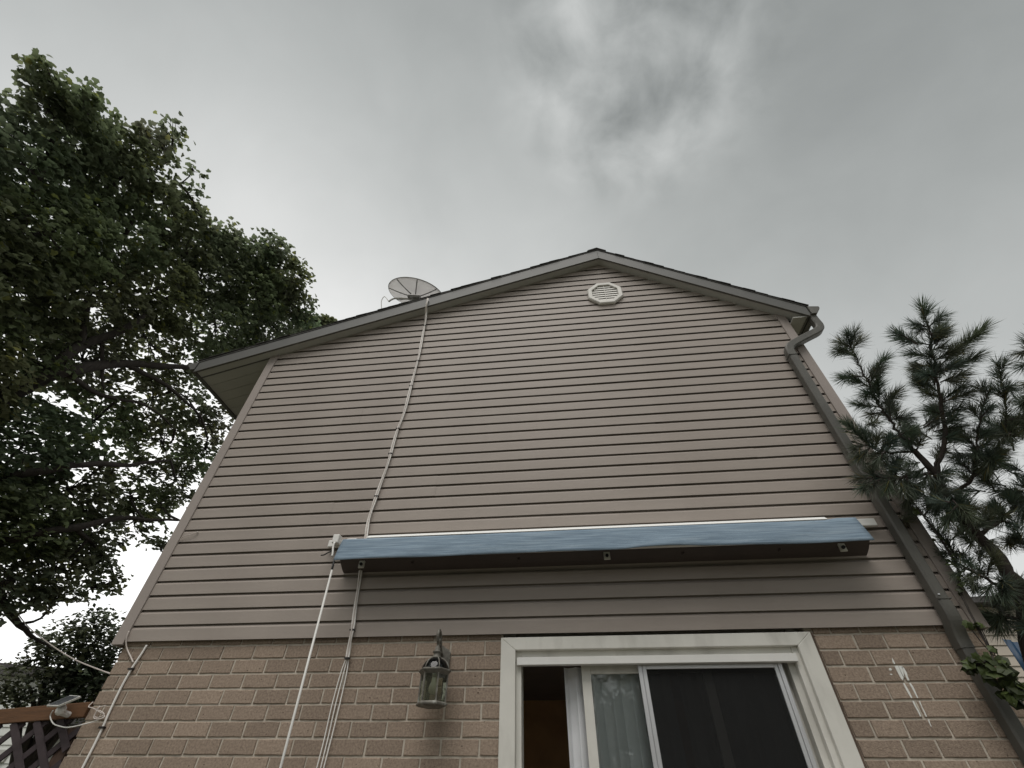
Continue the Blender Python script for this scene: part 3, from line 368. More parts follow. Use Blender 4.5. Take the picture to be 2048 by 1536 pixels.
# roof: rake boards, soffits, deck, shingles, gutters
FY = -.12
def zL(x): return ZP-ML*(XP-x)
def zR(x): return ZP-MR*(x-XP)
XL, XR = -4.377, 2.905
FH = .168
for pts in ([(XL, zL(XL)-.006), (XP, ZP-.006), (XP, ZP+FH+.02), (XL, zL(XL)+FH-.01)], [(XP, ZP-.006), (XR, zR(XR)-.006), (XR+.02, zR(XR)+.02), (XR+.02, zR(XR)+FH-.01), (XP, ZP+FH+.02)]):
    MB().prism(pts, FY, FY+.02).build('rake_fascia', MT['fascia'], house, bev=.004)
MB().prism([(XL, zL(XL)-.012), (XP, ZP-.012), (XP, ZP-.0065), (XL, zL(XL)-.0065)], FY-.004, FY+.02).build('drip_lip', MT['gutter'], house)
MB().prism([(XP, ZP-.012), (XR, zR(XR)-.012), (XR, zR(XR)-.0065), (XP, ZP-.0065)], FY-.004, FY+.02).build('drip_lip', MT['gutter'], house)
MB().prism([(XL+.02, zL(XL+.02)+.006), (XP, ZP+.006), (XP, ZP+.02), (XL+.02, zL(XL+.02)+.02)], FY+.02, -.004).build('rake_soffit', MT['soffit'], house)
MB().prism([(XP, ZP+.006), (XR, zR(XR)+.006), (XR, zR(XR)+.02), (XP, ZP+.02)], FY+.02, .03).build('rake_soffit', MT['soffit'], house)
MB().prism([(-3.45, zL(-3.45)+.008), (XP, ZP+.008), (XP, ZP+.02), (-3.45, zL(-3.45)+.02)], -.003, .03).build('rake_soffit', MT['soffit'], house)
y = 0.0
MB().prism([(XL+.02, zL(XL+.02)+.002), (-3.54, zL(-3.54)+.002), (-3.54, zL(-3.54)+.02), (XL+.02, zL(XL+.02)+.02)], -.004, .014).build('soffit_channel', MT['fascia'], house)
y = .014
while y < 8.8:
    MB().prism([(XL+.02, zL(XL+.02)+.010), (-3.54, zL(-3.54)+.010), (-3.54, zL(-3.54)+.022), (XL+.02, zL(XL+.02)+.022)], y+.003, y+.148).build('soffit_panel', MT['soffit'], house)
    y += .15
MB().box(XL, XL+.02, FY+.02, BACK, zL(XL)-.006, zL(XL)+FH-.03).build('eave_fascia', MT['gutter'], house)
MB().box(XR-.02, XR, FY+.02, BACK, zR(XR)-.006, zR(XR)+FH-.05).build('eave_fascia', MT['gutter'], house)
MB().prism([(2.737, zR(XR)), (XR-.02, zR(XR)), (XR-.02, zR(XR)+.012), (2.737, zR(XR)+.012)], -.1, BACK).build('eave_soffit', MT['soffit'], house)
deck = MB().prism([(XL-.02, zL(XL-.02)+FH-.008), (XP, ZP+FH+.022), (XR+.03, zR(XR+.03)+FH-.004), (XR+.03, zR(XR+.03)+FH+.012), (XP, ZP+FH+.04), (XL-.02, zL(XL-.02)+FH+.012)], FY-.006, BACK+.1).build('roof', MT['shingle'], house)
def course(xa, xb, f, rid):
    # one course of shingles: lower edge at xa, upper at xb, butt end lifted; rake edge cut a little unevenly
    e = random.uniform(-.006, .006); t = .009
    za, zb = f(xa), f(xb)
    MB().prism([(xa, za+.003), (xb, zb+.001), (xb, zb+.004), (xa, za+.003+t)], FY-.016+e, BACK+.11).build('shingle_course', MT['shingle'], deck)
n = 38; xs = np.linspace(XL-.035, XP-.005, n+1)
for i in range(n): course(xs[i], xs[i+1], lambda x: zL(x)+FH+.021+(x-XL)*.004, i)
n = 19; xs = np.linspace(XR+.05, XP+.005, n+1)
for i in range(n): course(xs[i], xs[i+1], lambda x: zR(x)+FH+.021+(XR-x)*.009, i)
MB().prism([(XP-.13, ZP+FH+.052-.13*ML), (XP, ZP+FH+.058), (XP+.12, ZP+FH+.052-.12*MR), (XP+.12, ZP+FH+.064-.12*MR), (XP, ZP+FH+.070), (XP-.13, ZP+FH+.064-.13*ML)], FY-.02, BACK+.11).build('ridge_cap', MT['shingle'], deck)
# gutters (K profile) and downspout
def gutter(x, z, s):
    P = [(0, .0), (.055, .0), (.075, .035), (.105, .06), (.118, .085), (.118, .112), (.106, .112), (.106, .09), (.066, .043), (.05, .008), (.008, .008), (.008, .13), (0, .13)]
    m = MB().prism([(x+s*p, z+q) for p, q in P], FY-.01, BACK+.05)
    m.prism([(x+s*p, z+q) for p, q in [(.002, .002), (.055, .002), (.075, .037), (.105, .062), (.116, .087), (.116, .11), (.002, .126)]], FY-.012, FY-.006)
    return m.build('gutter', MT['gutter'] if s > 0 else MT['fascia'], house)
gutter(XL-.004, 5.462, -1); gutter(2.932, 5.592, 1)
def sweep(pts, w, d, name, parent, rad=.0, smooth=False):
    # rectangular pipe of width w (in x-z plane) and depth d (in y) along pts
    pts = [Vector(p) for p in pts]; m = MB(); vs = []; c = .012
    for i, p in enumerate(pts):
        t = (pts[min(i+1, len(pts)-1)]-pts[max(i-1, 0)]).normalized()
        sdv = Vector((0, 1, 0)).cross(t)
        if sdv.length < .1: sdv = Vector((1, 0, 0))
        sdv.normalize(); b = t.cross(sdv).normalized(); k = 1.0
        hw, hd = w/2, d/2
        for a, e in ((-hw, -hd+c), (-hw+c, -hd), (hw-c, -hd), (hw, -hd+c), (hw, hd-c), (hw-c, hd), (-hw+c, hd), (-hw, hd-c)): vs.append(p+sdv*a+b*e)
    n = 8; fs = [(i*n+k, i*n+(k+1) % n, (i+1)*n+(k+1) % n, (i+1)*n+k) for i in range(len(pts)-1) for k in range(n)] + [tuple(range(n))[::-1], tuple(range((len(pts)-1)*n, len(pts)*n))]
    m.add(vs, fs); return m.build(name, MT['gutter'], parent, smooth=smooth)
YD = -.062
dsp = empty('downspout'); dsp.parent = house
el = smooth_path([(2.955, YD, 5.62), (2.958, YD, 5.52), (2.962, YD, 5.455), (2.945, YD, 5.395), (2.895, YD, 5.35), (2.80, YD, 5.30), (2.66, YD, 5.225), (2.565, YD, 5.17), (2.522, YD, 5.12), (2.510, YD, 5.06), (2.509, YD, 4.96)], 3)
sweep(el, .082, .084, 'elbow', dsp)
sweep([(2.507, YD, 4.985), (2.502, YD, 3.4), (2.500, YD, 2.58)], .076, .088, 'pipe', dsp)
sweep(smooth_path([(2.500, YD, 2.605), (2.500, YD, 2.55), (2.500, YD+.006, 2.50), (2.500, YD+.03, 2.44), (2.500, YD+.042, 2.39), (2.500, YD+.044, 2.34)], 3), .082, .093, 'elbow', dsp)
sweep([(2.500, YD+.044, 2.36), (2.502, YD+.044, .15)], .076, .086, 'pipe', dsp)
for z in (5.005, 2.62): MB().box(2.462, 2.546, YD-.048, YD+.046, z-.004, z+.004).build('seam', MT['gutter'], dsp)
MB().box(2.472, 2.485, YD-.05, YD-.046, 2.64, 2.648).build('screw', MT['alu'], dsp)
# gable vent
vent = empty('gable_vent', (XP, 0, 6.442)); vent.parent = house
def octo(r, ph=PI/8): return [(r*math.cos(ph+k*PI/4), r*math.sin(ph+k*PI/4)) for k in range(8)]
RO, RI = .238, .176
m = MB(); o1 = octo(RO); o2 = octo(RO-.012); i2 = octo(RI+.006); i1 = octo(RI)
vs = []
for ring, yy in ((o1, -.004), (o1, -.030), (o2, -.042), (i2, -.042), (i1, -.036), (i1, .0)): vs += [(p[0], yy, p[1]) for p in ring]
m.add(vs, [(i*8+k, i*8+(k+1) % 8, (i+1)*8+(k+1) % 8, (i+1)*8+k) for i in range(5) for k in range(8)]); m.build('vent_frame', MT['vent'], vent)
m = MB(); m.add([(p[0], -.003, p[1]) for p in octo(RI+.01)], [tuple(range(8))]); m.build('vent_back', MT['dark'], vent)
for i in range(7):
    z = -.135+i*.045; hw = min(RI*math.cos(PI/8), RI*1.30-abs(z)) - .004
    MB().obox((0, -.022, z), (hw, 0, 0), (0, .0035, .0168), (0, .0022, -.0004)).build('louver', MT['vent'], vent)
MB().box(-.003, .003, -.0305, -.0275, -.15, .15).build('mullion', MT['vent'], vent)
# patio door
door = empty('patio_door', (0, 0, 0)); door.parent = house
ZB = .25
def cas(pts, y0, y1, nm, m='white', bev=.004): return MB().prism(pts, y0, y1).build(nm, MT[m], door, bev=bev)
C0, C1, CT = -.487, 1.622, 2.462; I0, I1, IT = -.383, 1.512, 2.382
cas([(C0, ZB), (I0, ZB), (I0, IT), (C0, CT)], .003, .10, 'casing'); cas([(I1, ZB), (C1, ZB), (C1, CT), (I1, IT)], .003, .10, 'casing'); cas([(C0, CT), (I0, IT), (I1, IT), (C1, CT)], .0032, .10, 'casing')
for a in ((-.383, -.346, .045), (1.474, 1.5125, .035), (1.432, 1.4745, .075)):
    MB().box(a[0], a[1], a[2], .2, ZB, 2.382).build('door_frame', MT['white'], door, bev=.003)
MB().box(-.346, 1.474, .043, .2, 2.338, 2.3825).build('door_frame', MT['white'], door, bev=.003)
MB().box(-.372, 1.482, .008, .06, 2.292, 2.3375).build('track_head', MT['white2'], door, bev=.002)
MB().box(-.346, 1.474, .06, .2, 2.312, 2.3385).build('track_groove', MT['flash'], door)
MB().box(-.346, 1.474, .02, .2, ZB-.05, ZB+.03).build('sill', MT['alu'], door)
sp = empty('sliding_panel'); sp.parent = door
MB().box(.067, .129, .095, .125, ZB+.03, 2.311).build('stile', MT['white'], sp, bev=.003)
MB().box(.875, .935, .095, .125, ZB+.03, 2.311).build('stile', MT['white'], sp, bev=.003)
MB().box(.129, .875, .097, .123, 2.25, 2.311).build('rail', MT['white'], sp, bev=.003)
MB().box(.129, .875, .108, .112, ZB+.03, 2.25).build('glass_pane', MT['paneglass'], sp)
fp = empty('fixed_panel'); fp.parent = door
MB().box(.87, .93, .14, .17, ZB+.03, 2.311).build('stile', MT['white'], fp, bev=.003)
MB().box(1.375, 1.432, .14, .17, ZB+.03, 2.311).build('stile', MT['white'], fp, bev=.003)
MB().box(.93, 1.375, .142, .168, 2.25, 2.311).build('rail', MT['white'], fp, bev=.003)
MB().box(.93, 1.375, .153, .157, ZB+.03, 2.25).build('glass_pane', MT['paneglass'], fp)
ss = empty('screen_door'); ss.parent = door
for x0, x1 in ((.450, .476), (1.360, 1.386)): MB().box(x0, x1, .052, .072, ZB+.03, 2.292).build('stile', MT['alu'], ss, bev=.003)
for x0, x1 in ((.478, .504), (1.334, 1.358)): MB().box(x0, x1, .056, .072, ZB+.03, 2.290).build('stile', MT['alu'], ss, bev=.003)
MB().box(.504, 1.334, .055, .071, 2.266, 2.290).build('rail', MT['alu'], ss, bev=.003)
MB().add([(.5, .066, ZB+.03), (1.338, .066, ZB+.03), (1.338, .066, 2.27), (.5, .066, 2.27)], [(0, 1, 2, 3)]).build('screen_mesh', MT['mesh'], ss)
# room behind the door
MB().box(-2.2, 2.5, 2.40, 2.46, .2, 2.6).build('room_back_wall', MT['roomwall'], house)
MB().box(-2.2, -2.14, .21, 2.40, .2, 2.6).build('room_side_wall', MT['roomlight'], house)
for a_ in ((.21, .9, .2, 2.6), (2.1, 2.4, .2, 2.6), (.9, 2.1, .2, .9), (.9, 2.1, 2.15, 2.6)): MB().box(2.44, 2.50, *a_).build('room_side_wall', MT['roomlight'], house)  # matching opening for the added, unseen window that brightens the room
MB().box(-2.2, 2.5, .21, 2.40, 2.42, 2.48).build('room_ceiling', MT['roomceil'], house)
MB().box(-2.2, 2.5, .13, 2.46, .15, .2).build('room_floor', MT['roomlight'], house)
MB().box(-2.2, -.39, .14, .205, .2, 2.6).build('room_front_wall', MT['roomlight'], house); MB().box(1.52, 2.5, .14, .205, .2, 2.6).build('room_front_wall', MT['roomlight'], house); MB().box(-.39, 1.52, .202, .21, 2.32, 2.6).build('room_front_wall', MT['roomlight'], house)
def curtain(x0, x1, y0, pitch, amp, name, label):
    m = MB(); n = int((x1-x0)/.012); vs = []
    for i in range(n+1):
        u = x0+(x1-x0)*i/n; a = 2*PI*(u-x0)/pitch+.8*math.sin(u*7)
        for z, k in ((2.305, .55), (1.9, .9), (1.2, 1.05), (.3, 1.15)):
            vs.append((u+.012*math.sin(a*2+1)*k, y0+amp*k*math.sin(a), z))
    m.add(vs, [(i*4+j, (i+1)*4+j, (i+1)*4+j+1, i*4+j+1) for i in range(n) for j in range(3)])
    o = m.build(name, MT['curtain'], None, smooth=True); return tag(o, label, 'curtain')
curtain(-.056, .66, .188, .125, .034, 'sheer_curtain', 'pale grey sheer curtain hanging in the open gap and behind the clear door glass')
curtain(.74, 1.42, .262, .11, .028, 'sheer_curtain', 'sheer curtain behind the dark insect screen at the right of the door')

# ------------------------------------------------------------------ wall lantern
LX, LY = -.908, -.135
lan = empty('wall_lantern', (LX, LY, 2.05), 'weathered pewter wall lantern with smoked glass beside the patio door', 'wall lantern')
def P(m, nm, mt, sm=False, bev=0.): return m.build(nm, MT[mt], lan, smooth=sm, bev=bev)
hexp = PI/6-PI/2     # a flat side faces away from the wall
P(MB().lathe([(.0, -.012), (.080, -.012), (.103, -.004), (.104, .006), (.094, .014), (.0, .016)], n=6, ph=hexp+PI/6*0), 'base', 'lamp', bev=.002)
for k in range(6):
    a = hexp+k*PI/3; b = hexp+(k+1)*PI/3; R0, R1 = .089, .090
    P(MB().bar((R0*math.cos(a), R0*math.sin(a), .012), (R1*math.cos(a), R1*math.sin(a), .165), .009, .009, (math.cos(a), math.sin(a), 0)), 'frame_rib', 'lamp')
    g = MB(); g.add([(.086*math.cos(a), .086*math.sin(a), .014), (.086*math.cos(b), .086*math.sin(b), .014), (.087*math.cos(b), .087*math.sin(b), .165), (.087*math.cos(a), .087*math.sin(a), .165)], [(0, 1, 2, 3)])
    P(g, 'glass_pane', 'lampglass')
    pth = [(r*math.cos(a), r*math.sin(a), z) for r, z in ((.094, .192), (.088, .214), (.074, .236), (.054, .252), (.030, .262))]
    P(MB().tube(pth, .0042, 6), 'dome_rib', 'lamp', True)
P(MB().lathe([(.088, .160), (.094, .166), (.112, .182), (.113, .189), (.098, .195), (.086, .192)], n=6, ph=hexp), 'brim', 'lamp', bev=.0015)
P(MB().lathe([(.092, .192), (.086, .213), (.072, .235), (.052, .251), (.028, .261)], n=24), 'dome', 'domeglass', True)
P(MB().lathe([(.0, .258), (.033, .259), (.034, .266), (.024, .271), (.022, .290), (.030, .295), (.030, .300), (.018, .306), (.014, .330), (.0, .332)], n=16), 'neck', 'lamp', True)
P(MB().lathe([(.0, .052), (.016, .056), (.028, .072), (.031, .088), (.026, .106), (.017, .124), (.0145, .150), (.0, .152)], n=16), 'bulb', 'bulb', True)
P(MB().lathe([(.0, .150), (.016, .150), (.017, .190), (.0, .195)], n=12), 'socket', 'white2', True)
hook = smooth_path([(0, 0, .322), (0, .004, .345), (0, -.022, .375), (0, -.030, .405), (0, -.012, .428), (0, .020, .428), (0, .048, .405), (0, .070, .365), (0, .100, .325), (0, .135, .31), (0, .155, .31)], 5)
P(MB().tube(hook, [.010]*8+[.011]*(len(hook)-8), 8), 'arm', 'lamp', True)
P(MB().tube(smooth_path([(0, .055, .392), (0, .03, .372), (0, .02, .352), (0, .035, .342), (0, .048, .352)], 4), .006, 6), 'scroll', 'lamp', True)
pl = [(-.045, .215), (.045, .215), (.058, .235), (.058, .325), (.045, .343), (.018, .356), (.0, .372), (-.018, .356), (-.045, .343), (-.058, .325), (-.058, .235)]
P(MB().prism(pl, .140, .163), 'back_plate', 'lamp', bev=.004)

# ------------------------------------------------------------------ awning (rolled in)
aw = empty('awning', (.2, -.02, 3.1), 'rolled in blue cloth awning on a white bar above the patio door', 'awning')
def A(m, nm, mt, bev=0., sm=False): return m.build(nm, MT[mt], aw, bev=bev, smooth=sm, loc=(-.2, .02, -3.1))
A(MB().box(-1.985, 2.395, -.052, -.018, 3.162, 3.222), 'wall_bar', 'white2', .006)
A(MB().box(-1.925, -1.87, -.115, -.05, 3.168, 3.243), 'end_bracket', 'white2', .008)
# white top hood showing as a bright strip along the upper edge of the cloth (starts and stops short of both ends)
A(MB().prism([(-.222, 3.150), (-.192, 3.180), (-.06, 3.210), (-.06, 3.19), (-.20, 3.140)], -1.575, 1.962, 'x'), 'top_hood', 'hood', .002)
A(MB().prism([(-.222, 3.143), (-.200, 3.158), (-.06, 3.190), (-.06, 3.18), (-.20, 3.136)], -1.745, -1.665, 'x'), 'top_hood', 'hood', .002)
nx, nz = 90, 9; vs = []; XA, XB = -1.768, 2.152
for i in range(nx+1):
    u = i/nx; x = XA+(XB-XA)*u
    for j in range(nz+1):
        t = j/nz
        zt = 3.141+.002*math.sin(x*2.1)+(.013*min(1, (x-1.955)*25) if x > 1.955 else 0)
        zb = 2.951+.004*math.sin(x*1.3+1)-.003*math.sin(x*5)+(.010 if .45 < x < 1.0 else 0)*math.sin((x-.45)/.55*PI)
        z = zt+(zb-zt)*t
        yv = -.226-.066*t-.005*math.sin(t*PI) + .006*math.sin(x*3.1+t*2.5)*t+.004*math.sin(x*9+t*5)*t
        xx = x + (.0 if .02 < u < .98 else 0)
        vs.append((xx, yv, z))
fs = [(i*(nz+1)+j, (i+1)*(nz+1)+j, (i+1)*(nz+1)+j+1, i*(nz+1)+j+1) for i in range(nx) for j in range(nz)]
cl = A(MB().add(vs, fs), 'cloth', 'blue', 0, True)
sd_ = cl.modifiers.new('thickness', 'SOLIDIFY'); sd_.thickness = .004
A(MB().tube([(-1.75, -.135, 3.092), (2.135, -.135, 3.092)], .052, 16), 'roller', 'blue', 0, True)
A(MB().box(-1.74, 2.118, -.258, -.225, 2.974, 3.008), 'front_bar', 'white2', .006)
A(MB().box(-1.76, 2.14, -.20, -.055, 3.125, 3.14), 'cover_board', 'flash')
cove = [(-.150, 3.056), (-.128, 3.030), (-.104, 3.010), (-.076, 2.992), (-.046, 2.976), (-.020, 2.965), (-.004, 2.960), (-.004, 2.955), (-.022, 2.960), (-.050, 2.971), (-.080, 2.987), (-.108, 3.005), (-.132, 3.026), (-.154, 3.052)]
A(MB().prism(cove, -1.80, 2.228, 'x'), 'flashing', 'flash')
for x in (-1.615, .33, 2.03):
    A(MB().prism([(x-.024, 2.952), (x+.024, 2.952), (x+.024, 3.02), (x-.024, 3.02)], -.112, -.098), 'bracket', 'white', .003)
    A(MB().tube([(x, -.128, 2.978), (x, -.098, 2.978)], .012, 8), 'bolt', 'black')
for x in (-1.2, -.35, .9, 1.6): A(MB().tube([(x, -.095, 2.99), (x, -.04, 2.99)], .010, 8), 'bolt', 'flash')
A(MB().tube(smooth_path([(-1.865, -.17, 3.145), (-1.862, -.175, 3.10), (-1.850, -.18, 3.06), (-1.842, -.185, 3.02)], 3), .008, 8), 'crank_eye', 'white2', 0, True)
A(MB().tube(smooth_path([(-1.86, -.175, 3.07), (-1.885, -.185, 3.055), (-1.91, -.19, 3.035), (-1.935, -.195, 3.03)], 3), .005, 6), 'lever', 'black', 0, True)
rod = empty('crank_rod', ROD[0], 'thin white crank rod hanging from the left end of the awning', 'rod')
o_ = Vector(ROD[0])
MB().tube([Vector(ROD[0])-o_, Vector(ROD[1])-o_-Vector((0, 0, .02))], .0085, 8).build('rod_joint', MT['black'], rod, smooth=True)
MB().tube([Vector(ROD[1])-o_, Vector(ROD[2])-o_, Vector(ROD[3])-o_], .0082, 8).build('rod_tube', MT['rod'], rod, smooth=True)

# ------------------------------------------------------------------ cables
cb = empty('cable_bundle', CABLE[0], 'bundle of thin coax cables tied together running from the dish down the siding', 'cables')
o_ = Vector(CABLE[0]); pts = smooth_path(CABLE, 3)
for dx, dy, mt_ in ((-.0075, 0, 'cable'), (.0, -.006, 'cablep'), (.0075, 0, 'cable')):
    q = [Vector(p)+Vector((dx*(1+.45*math.sin(i*.9+dx*300)), dy-.004, 0))-o_ for i, p in enumerate(pts)]
    if mt_ == 'cable' and dx < 0: q = [Vector((-1.47, .25, 6.58))-o_, Vector((-1.49, -.03, 6.55))-o_]+q[1:]
    MB().tube(q, .0060, 7).build('cable', MT[mt_], cb, smooth=True)
for i, l in enumerate(FANS): MB().tube([Vector(p)-o_ for p in smooth_path(l, 4)], .0042, 7).build('cable', MT['cable'], cb, smooth=True)
for t in TIES: MB().box(t[0]-.018-o_.x, t[0]+.018-o_.x, t[1]-.016-o_.y, t[1]+.01-o_.y, t[2]-.0045-o_.z, t[2]+.0045-o_.z).build('cable_tie', MT['tie'], cb)
cd_ = empty('wall_cable', CONDUIT[0], 'single pale cable clipped diagonally down the brick at the left corner', 'cable'); o_ = Vector(CONDUIT[0])
MB().tube([Vector(p)-o_ for p in smooth_path(CONDUIT, 4)], .0075, 8).build('cable', MT['cable'], cd_, smooth=True)
for p in (CONDUIT[3], CONDUIT[7]): MB().box(p[0]-.022-o_.x, p[0]+.016-o_.x, p[1]-.012-o_.y, .03-o_.y, p[2]-.006-o_.z, p[2]+.006-o_.z).build('clip', MT['tie'], cd_)
tag(MB().tube([Vector(p)-Vector(TAIL[0]) for p in smooth_path(TAIL, 4)], .005, 7).build('cable_tail', MT['cablep'], smooth=True, loc=TAIL[0]), 'short grey cable looping from the corner trim onto the brick cable', 'cable')
tag(MB().tube([Vector(p)-Vector(WIRELOOP[0]) for p in smooth_path(WIRELOOP, 4)], [.0035]*17+[.005]*2+[.009]*2, 6).build('loose_wire', MT['cablep'], smooth=True, loc=WIRELOOP[0]), 'short loose wire stub sticking out of the siding beside the left corner trim', 'wire')
tag(MB().tube([Vector(p)-Vector(COIL[0]) for p in smooth_path(COIL, 4)], .0034, 6).build('cable_coil', MT['cablep'], smooth=True, loc=COIL[0]), 'small tangle of coiled white cable hanging on the brick by the fence', 'cable')
tag(MB().tube([Vector(p)-Vector(UTIL[0]) for p in smooth_path(UTIL, 4)], .0055, 8).build('overhead_cable', MT['cablep'], smooth=True, loc=UTIL[0]), 'grey overhead cable sagging from the house side up into the maple', 'cable')

# ------------------------------------------------------------------ satellite dish
DC = Vector((-2.006, .365, 7.385)); dn = Vector((.167, -.338, .927)).normalized()
ds = empty('satellite_dish', (-1.9, .36, 6.55), 'grey satellite dish seen from behind on the left roof slope', 'satellite dish'); DO = Vector((-1.9, .36, 6.55))
ux = Vector((1, 0, 0)); ux = (ux-dn*ux.dot(dn)).normalized(); uy = dn.cross(ux); RD = .43
def dpt(r, a, off=0.): return DC-DO+ux*r*math.cos(a)+uy*r*math.sin(a)+dn*(.055*(r/RD)**2-.055+off)
m = MB(); vs = [dpt(0, 0)]; fs = []
for i in range(1, 8):
    for k in range(48): vs.append(dpt(RD*i/7, 2*PI*k/48))
for k in range(48): fs.append((0, 1+k, 1+(k+1) % 48))
for i in range(6):
    for k in range(48): fs.append((1+i*48+k, 1+i*48+(k+1) % 48, 1+(i+1)*48+(k+1) % 48, 1+(i+1)*48+k))
m.add(vs, fs); rf = m.build('reflector', MT['dish'], ds, smooth=True); q = rf.modifiers.new('thickness', 'SOLIDIFY'); q.thickness = .006
MB().tube([dpt(RD, 2*PI*k/48) for k in range(49)], .007, 6).build('rim', MT['dishd'], rf, smooth=True)
for k in range(8):
    a = 2*PI*k/8+.35
    MB().tube([dpt(r, a, -.010) for r in (.10, .2, .3, .42)], .0085, 6).build('stiffening_rib', MT['dishd'], rf, smooth=True)
Cb = dpt(0, 0, -.03)
MB().obox(Cb, ux*.10, uy*.075, dn*.02).build('back_plate', MT['dishd'], ds, bev=.006)
MB().obox(Cb-dn*.06+ux*.02, ux*.05, uy*.035, dn*.06).build('clamp', MT['dishd'], ds, bev=.01)
MB().tube(smooth_path([Cb-dn*.09-ux*.02, Cb-dn*.17-ux*.06, Vector((-.08, .0, .30)), Vector((-.02, .0, .0)), Vector((.0, .0, -.1))], 4), .03, 10).build('mast', MT['white2'], ds, smooth=True)
MB().tube(smooth_path([Cb-dn*.02-ux*.06, Cb-dn*.05-ux*.18-uy*.06, Cb-dn*.10-ux*.28-uy*.12, Cb-dn*.17-ux*.34-uy*.14], 4), .014, 8).build('feed_arm', MT['white2'], ds, smooth=True)
MB().tube(smooth_path([Cb-dn*.03+ux*.05, Cb-dn*.07+ux*.10-uy*.05, Cb-dn*.2+ux*.15-uy*.06], 3), .012, 8).build('strut', MT['dishd'], ds, smooth=True)
MB().tube(smooth_path([Cb-dn*.17-ux*.34-uy*.14, Cb-dn*.08-ux*.42-uy*.1, Cb-dn*.05-ux*.47-uy*.08, Cb-dn*.14-ux*.49-uy*.08, Cb-dn*.30-ux*.44-uy*.08], 4), .006, 6).build('feed_cable', MT['cable'], ds, smooth=True)

# ------------------------------------------------------------------ fence and solar light
fe = empty('lattice_fence', (-3.47, .03, 0), 'timber fence with brown top rail and dark diagonal lattice at the left house corner', 'fence')
fd = Vector((-1, 0, -.058)); fn = Vector((0, -1, 0)); FO = Vector((-3.47, .03, 0))
def fpt(s, z, n=0.): return fd*s+fn*n+Vector((0, 0, z))
FLn = 2.6; ZT, ZL0 = 2.012, 1.36
MB().obox(fpt(FLn/2, 2.056), fd*FLn/2, fn*.02, Vector((0, 0, .045))).build('top_rail', MT['cedar'], fe, bev=.004)
MB().obox(fpt(FLn/2, ZL0-.045), fd*FLn/2, fn*.02, Vector((0, 0, .045))).build('lattice_rail', MT['cedar'], fe, bev=.004)
sw, sp_ = .042, .176
for sgn, nn in ((1, .007), (-1, -.007)):
    s0 = -1.0
    while s0 < FLn+1.0:
        # slat from (s0, ZL0) rising at 45 degrees, clipped to the panel
        h = ZT-ZL0; a, b = s0, s0+sgn*h; za, zb = ZL0, ZT
        for lim in (0., FLn):
            pass
        def cl2(s, z, other_s, other_z):
            if s < 0: f_ = (0-s)/(other_s-s); return 0., z+(other_z-z)*f_
            if s > FLn: f_ = (FLn-s)/(other_s-s); return FLn, z+(other_z-z)*f_
            return s, z
        if not (max(a, b) <= 0.02 or min(a, b) >= FLn-.02):
            a2, za2 = cl2(a, za, b, zb); b2, zb2 = cl2(b, zb, a, za)
            if abs(zb2-za2) > .03:
                MB().bar(fpt(a2, za2, nn), fpt(b2, zb2, nn), sw, .012, fn).build('slat', MT['lattice'], fe)
        s0 += sp_
for i in range(18):
    s = .07+i*.145
    MB().obox(fpt(s, ZL0/2-.05), fd*.068, fn*.010, Vector((0, 0, ZL0/2-.06))).build('board', MT['fence'], fe)
for s in (.06, 2.54): MB().obox(fpt(s, .98, -.06), fd*.045, fn*.045, Vector((0, 0, .98))).build('post', MT['fence'], fe, bev=.004)
sol = empty('solar_light', (-3.60, -.04, 2.05), 'small tilted solar panel on a white ball mount on the fence rail', 'solar light'); SO = Vector((-3.60, -.04, 2.05))
pa, pb_, pc, pd = [Vector(p)-SO for p in SOLAR]
nrm = (pb_-pa).cross(pd-pa).normalized()
if nrm.z < 0: nrm = -nrm
vs = [p+nrm*h for h in (0, .012) for p in (pa, pb_, pc, pd)]
MB().add(vs, [(3, 2, 1, 0), (4, 5, 6, 7), (0, 1, 5, 4), (1, 2, 6, 5), (2, 3, 7, 6), (3, 0, 4, 7)]).build('panel_frame', MT['white2'], sol)
cc = (pa+pb_+pc+pd)/4; vs = [cc+(p-cc)*.90+nrm*h for h in (-.003, .002) for p in (pa, pb_, pc, pd)]
MB().add(vs, [(3, 2, 1, 0), (4, 5, 6, 7), (0, 1, 5, 4), (1, 2, 6, 5), (2, 3, 7, 6), (3, 0, 4, 7)]).build('cell_panel', MT['solar'], sol)
vs = [cc+(p-cc)*.90+nrm*h for h in (.011, .0135) for p in (pa, pb_, pc, pd)]
MB().add(vs, [(3, 2, 1, 0), (4, 5, 6, 7), (0, 1, 5, 4), (1, 2, 6, 5), (2, 3, 7, 6), (3, 0, 4, 7)]).build('cell_panel', MT['solar'], sol)
MB().lathe([(0, -.032), (.017, -.027), (.028, -.014), (.031, 0), (.027, .015), (.015, .027), (0, .03)], (cc.x+.0, cc.y+.01, cc.z-.045), 14).build('ball_mount', MT['white2'], sol, smooth=True)
MB().tube([cc-Vector((0, -.01, .02)), cc+nrm*-.002], .012, 8).build('stem', MT['white2'], sol)
MB().tube([cc+Vector((.0, .01, -.055)), cc+Vector((.0, .09, -.062))], .018, 10).build('foot', MT['white2'], sol)
tag(MB().tube([Vector(p)-Vector(COIL2[0]) for p in smooth_path(COIL2, 4)], .0038, 7).build('solar_cable', MT['white2'], smooth=True, loc=COIL2[0]), 'white cable drooping from the small solar panel to the tangle on the brick', 'cable')

